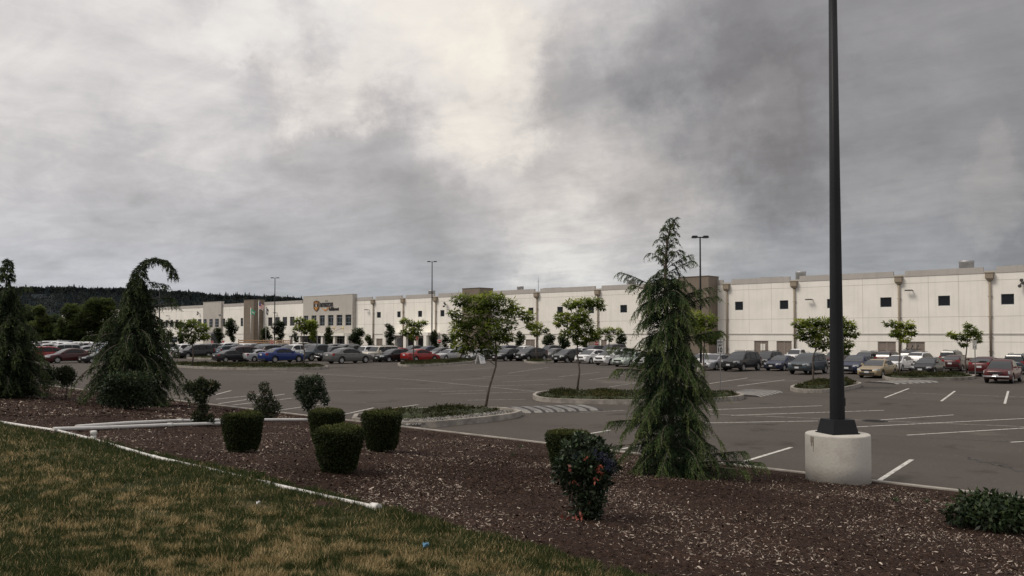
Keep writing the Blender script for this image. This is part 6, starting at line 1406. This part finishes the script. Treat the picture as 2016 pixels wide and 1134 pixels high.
for (z, r) in ((zt_, pr), (3.2, pr*.86), (6.0, pr*.70), (Hn, pr*.5)):
    for j in range(ns):
        a = 2*PI*j/ns; q = 4.0   # rounded square shaft
        ca, sa = math.cos(a), math.sin(a); k = (abs(ca)**q+abs(sa)**q)**(-1/q); x, y = r*.93*k*ca, r*.93*k*sa; an = YAW+.25; vs.append((x*math.cos(an)-y*math.sin(an), x*math.sin(an)+y*math.cos(an), z))
g.add(vs, [(i*ns+j, i*ns+(j+1) % ns, (i+1)*ns+(j+1) % ns, (i+1)*ns+j) for i in range(3) for j in range(ns)]+[tuple(3*ns+j for j in range(ns))], 0, True); g.obj('pole', M_black, t)
hx = RGT*pr*.98; g = Geo(); g.box((hx.x, hx.y, hb+.62), (.035, .09, .16), YAW); g.obj('access_cover', M_black, t)
for s in (-1, 1):
    g = Geo(); g.box((RGT.x*s*.75, RGT.y*s*.75, Hn+.1), (1.0, .5, .18), YAW, taper=.8); g.tube([(0, 0, Hn-.05), (RGT.x*s*.4, RGT.y*s*.4, Hn+.05)], .05, 6); g.obj('lamp_head', M_black, t)
# stains on the base rim
g = Geo()
for (a, w, h) in ((R(-163), .06, .22), (R(-158), .03, .34)):
    aa = YAW+a; n = 4
    for i in range(n):
        a0 = aa+(i-n/2)*w/n/R0; a1 = a0+w/n/R0; hh = h*(1-abs(i-1.5)*.3); r = R0*1.0+.003
        g.add([(r*math.cos(a0), r*math.sin(a0), hb-.04), (r*math.cos(a1), r*math.sin(a1), hb-.04), (r*math.cos(a1), r*math.sin(a1), hb-.04-hh), (r*math.cos(a0), r*math.sin(a0), hb-.04-hh)], [(0, 1, 2, 3)])
g.obj('rust_stain', mat('rust_stain', (.16, .12, .08), .9, col2=(.30, .27, .23), nscale=20), base_o)

# ---- signs
M_sw = mat('sign_face', (.50, .50, .48), .6); M_sb = mat('sign_ink', (.015, .015, .015), .6); M_post = mat('steel_post', (.17, .165, .155), .6, metal=.4); M_sred = mat('sign_red', (.36, .03, .025), .5); M_back = mat('sign_back', (.28, .28, .27), .5, metal=.5)
def signpost(name, px, base, ztop, face_yaw, label, cat, group, z0=.1, D=None):
    p = G(px, base, z0) if D is None else Vector((XW(px, D), D, 0)); t = empty(name, tuple(p), face_yaw); tag(t, label, cat, group)
    g = Geo(); g.box((0, .03, ztop/2), (.055, .04, ztop)); g.obj('post', M_post, t); return t, p
def speed_sign(px, base, ytop, ybot, wpx, yaw, label):
    p0 = G(px, base, .1); s = depth(p0)/FPX; zt = (base-ytop)*s; zb_ = (base-ybot)*s; w = wpx*s
    t, p = signpost('speed_limit_sign', px, base, zt-.03, yaw, label, 'road sign', 'speed limit signs')
    g = Geo(); g.bounds(-w/2, w/2, -.006, .006, zb_, zt); b = g.obj('sign_plate', M_sb, t); g = Geo(); g.bounds(-w/2+.018, w/2-.018, -.012, -.0065, zb_+.018, zt-.018); g.obj('white_face', M_sw, b)
    h = zt-zb_
    for txt, z, hh, k in (('SPEED', .74, .145, .76), ('LIMIT', .52, .145, .66), ('10', .09, .36, .62)):
        me = text_mesh(txt, 1, .03 if txt == '10' else .012, .002, spacing=1.05); xs = [v.co.x for v in me.vertices]; zs = [v.co.z for v in me.vertices]; W_, H_ = max(xs)-min(xs), max(zs)-min(zs); x0 = min(xs); z0 = min(zs)
        for v in me.vertices: v.co.x = (v.co.x-x0)/W_*w*k-w*k/2; v.co.z = (v.co.z-z0)/H_*h*hh+zb_+h*z
        me.materials.append(M_sb); link('sign_lettering', me, b, (0, -.0165, 0))
YF = YAW-.25
speed_sign(1418.5, 771, 668.5, 697, 13.5, YF, 'speed limit 10 sign on the big kerbed island right of the tall conifer')
speed_sign(1920, 741, 670, 688, 7.5, YAW-.75, 'speed limit sign turned partly away, beside the small tree near the right edge')
def octagon(px, base_D, yc, rpx, label, bar=False, word=None):
    D = base_D; x = XW(px, D); p0 = Vector((x, D, 0)); s = depth(p0)/FPX; zc = CAM_H+(657.7-yc)*s; r = rpx*s
    t, p = signpost('stop_sign' if not bar else 'no_entry_sign', px, 0, zc+r*.6, YF, label, 'road sign', None, D=D)
    if bar: g = Geo(); g.bounds(-r, r, -.02, -.005, zc-r, zc+r); b = g.obj('sign_plate', M_sw, t); g = Geo(); g.lathe([(.01, -.025), (r*.92, -.025), (r*.92, -.021), (.01, -.021)], 20, (0, 0, zc), axis='y'); q = g.obj('red_disc', M_sred, b); g = Geo(); g.bounds(-r*.62, r*.62, -.033, -.026, zc-r*.14, zc+r*.14); g.obj('white_bar', M_sw, q)
    else:
        def oc(r, y0, y1): g = Geo(); P = [(r*math.cos(PI/8+i*PI/4), r*math.sin(PI/8+i*PI/4)) for i in range(8)]; g.add([(a, y0, zc+c) for a, c in P]+[(a, y1, zc+c) for a, c in P], [tuple(range(8)), tuple(range(8, 16))[::-1]]+[(i, (i+1) % 8, 8+(i+1) % 8, 8+i) for i in range(8)]); return g
        b = oc(r*1.06, -.005, -.02).obj('sign_plate', M_sw, t); oc(r*.98, -.021, -.03).obj('red_face', M_sred, b)
        me = text_mesh('STOP', 1, .02, .003); xs = [v.co.x for v in me.vertices]; zs = [v.co.z for v in me.vertices]; W_, H_ = max(xs), max(zs)
        for v in me.vertices: v.co.x = v.co.x/W_*r*1.35-r*.675; v.co.z = v.co.z/H_*r*.62+zc-r*.31
        me.materials.append(M_sw); link('sign_lettering', me, b, (0, -.034, 0))
octagon(820, 100, 665.5, 4.6, 'red stop sign on a post before the loading arcade')
octagon(865.5, 103, 672, 4.2, 'red no-entry disc with white bar on a square plate', bar=True)
octagon(1174, 100, 676, 4.2, 'red stop sign between the straight young tree and the small light green tree')
octagon(418.5, 99, 673.5, 3.4, 'red stop sign below the grey side block')
octagon(536, 98, 673.5, 4.0, 'red stop sign beside the lamp post before the office windows')
# yield sign
D = 99; x = XW(440, D); s = depth(Vector((x, D, 0)))/FPX; zc = CAM_H+(657.7-673)*s; t, p = signpost('yield_sign', 440, 0, zc, YF, 'red and white yield triangle near the flagpoles', 'road sign', None, D=D); r = 5*s
g = Geo(); g.add([(-r, -.02, zc+r*.6), (r, -.02, zc+r*.6), (0, -.02, zc-r), (-r, -.005, zc+r*.6), (r, -.005, zc+r*.6), (0, -.005, zc-r)], [(0, 1, 2), (3, 5, 4), (0, 3, 4, 1), (1, 4, 5, 2), (2, 5, 3, 0)]); b = g.obj('sign_plate', M_sw, t)
g = Geo(); g.add([(-r*.7, -.026, zc+r*.42), (r*.7, -.026, zc+r*.42), (0, -.026, zc-r*.7), (-r*.7, -.021, zc+r*.42), (r*.7, -.021, zc+r*.42), (0, -.021, zc-r*.7)], [(0, 1, 2), (3, 5, 4), (0, 3, 4, 1), (1, 4, 5, 2), (2, 5, 3, 0)]); g.obj('red_triangle', M_sred, b)
# narrow sign seen edge-on on the long island
p0 = G(624, 722, .1); s = depth(p0)/FPX; t, p = signpost('sign_post', 624, 722, 62*s, math.atan2(p0.y, p0.x)+.10, 'thin metal post with its sign seen edge-on, at the right tip of the long island', 'sign post', None)
g = Geo(); g.bounds(-.34, .34, -.012, .0, 40*s, 63*s); g.obj('sign_plate', M_back, t)

# ---- folding board signs
def aboard(px, base, yaw, label, h=.95):
    p = G(px, base); t = empty('folding_sign', tuple(p), yaw); tag(t, label, 'board sign', 'white folding board signs'); w = .72*h/.95
    for s in (-1, 1):
        g = Geo(); a = .20*s; g.add([(-w/2, .36*s, 0), (w/2, .36*s, 0), (w/2, .02*s, h), (-w/2, .02*s, h), (-w/2, .32*s, 0), (w/2, .32*s, 0), (w/2, -.01*s, h-.02), (-w/2, -.01*s, h-.02)], [(0, 1, 2, 3), (4, 7, 6, 5), (0, 4, 5, 1), (3, 2, 6, 7), (0, 3, 7, 4), (1, 5, 6, 2)]); b = g.obj('panel', mat('board_white', (.66, .66, .65), .5), t)
        if s < 0:
            g = Geo()
            for k in range(5): v = .84-k*.13; y = -.36+(.34*v)-.012; z = h*v; ww = w*(.36, .30, .38, .26, .33)[k]; g.box((0, y, z), (ww*2, .012, .045))
            g.obj('notice_lines', mat('notice_ink', (.20, .22, .26), .7), b)
aboard(946, 715.5, YAW+.95, 'white folding board sign beside the silver and grey sedans', 1.15)
aboard(311, 716, YAW+.2, 'white folding board sign peeking out right of the hooked conifer', 1.2)

# ---- white plastic pipes
M_pvc = mat('white_pipe', (.60, .59, .56), .45, noise=.06, nscale=6)
def zs(x, y): return zmulch(x, y)
def pipe(name, pts_px, r, label, seg=9, lift=.0, fitt=()):
    P = [GB(*q) for q in pts_px]; path = []
    for a, b in zip(P, P[1:]):
        for i in range(seg): q = a.lerp(b, i/seg); path.append(q)
    path.append(P[-1]); path = [Vector((q.x, q.y, zbed(q.y)+r*.6+(.012 if name == 'edging_pipe' else .022)+lift)) for q in path]
    t = empty(name, tuple(path[0])); tag(t, label, 'pipe', 'white pipes lying on the mulch'); o0 = path[0]; g = Geo(); g.tube([p-o0 for p in path], r, 10); g.obj('tube', M_pvc, t)
    k = seg*2
    for i in range(k, len(path)-2, k):
        a, b = path[i], path[i]+(path[i+1]-path[i]).normalized()*.16; g = Geo(); g.tube([a-o0, b-o0], r*1.25, 10); g.obj('coupling', M_pvc, t)
    return t, path
t, path = pipe('edging_pipe', [(-20, 830), (60, 843), (110, 850), (190, 870), (300, 903), (410, 928), (520, 955), (640, 983), (745, 1006)], .031, 'long white pipe along the border between lawn and mulch, ending in the middle')
a = path[-1]-path[0]; d = (path[-1]-path[-3]).normalized(); g = Geo(); g.tube([a-d*.12, a+d*.005], .056, 12); g.tube([a+d*.006, a+d*.008], .038, 12); g.obj('end_fitting', M_pvc, t)
pipe('loose_pipe', [(105, 851), (200, 848), (330, 842), (440, 838)], .045, 'lower of the two loose white pipes crossing the mulch at left', lift=.02)
pipe('loose_pipe', [(150, 847), (250, 839), (350, 834), (470, 832), (606, 831)], .045, 'upper of the two loose white pipes, reaching behind the clipped shrubs', lift=.03)
p = GB(184, 868); t = empty('pipe_stub', (p.x, p.y, zmulch(p.x, p.y))); tag(t, 'short upright white pipe stub beside the border pipe', 'pipe stub'); g = Geo(); g.tube([(0, 0, -.05), (0, 0, .12)], .05, 12); g.obj('tube', M_pvc, t); g = Geo(); g.lathe([(.062, .12), (.062, .19), (.05, .20), (.01, .205)], 12); g.obj('cap', M_pvc, t)
# litter on the lawn
def scrap(px, py, m, label, s, seed, nm='litter'):
    rs = random.Random(seed); p = GB(px, py); g = Geo(); n = 5; vs = [((i/n-.5)*s, (j/n-.5)*s*.7, rs.uniform(0, .018)+.012*math.sin(i*2+j)) for j in range(n+1) for i in range(n+1)]
    g.add(vs, [(j*(n+1)+i, j*(n+1)+i+1, (j+1)*(n+1)+i+1, (j+1)*(n+1)+i) for j in range(n) for i in range(n)]); o = g.obj(nm, m); o.location = (p.x, p.y, zlawn(p.x, p.y)+.055); o.rotation_euler = (0, 0, rs.uniform(0, 3)); tag(o, label, 'litter')
scrap(838, 1094, mat('blue_litter', (.10, .24, .36), .6), 'crumpled pale blue scrap in the grass at the bottom', .075, 1)
scrap(508, 999, mat('white_litter', (.6, .6, .58), .6), 'small white scrap in the grass below the border pipe', .06, 2)
# wooden rail before the office front
a = G(470, 690); D = 104; x0, x1 = XW(470, D), XW(572, D); t = empty('low_fence', ((x0+x1)/2, D, 0)); tag(t, 'low brown wooden fence before the office end of the warehouse', 'fence'); L_ = x1-x0; M_wood = mat('fence_wood', (.24, .15, .085), .8, noise=.2, nscale=2)
for z in (.5, 1.0, 1.5): g = Geo(); g.box((0, 0, z), (L_, .06, .28)); g.obj('rail', M_wood, t)
for i in range(9): g = Geo(); g.box((-L_/2+L_*i/8, .06, .9), (.16, .12, 1.8)); g.obj('post', M_wood, t)
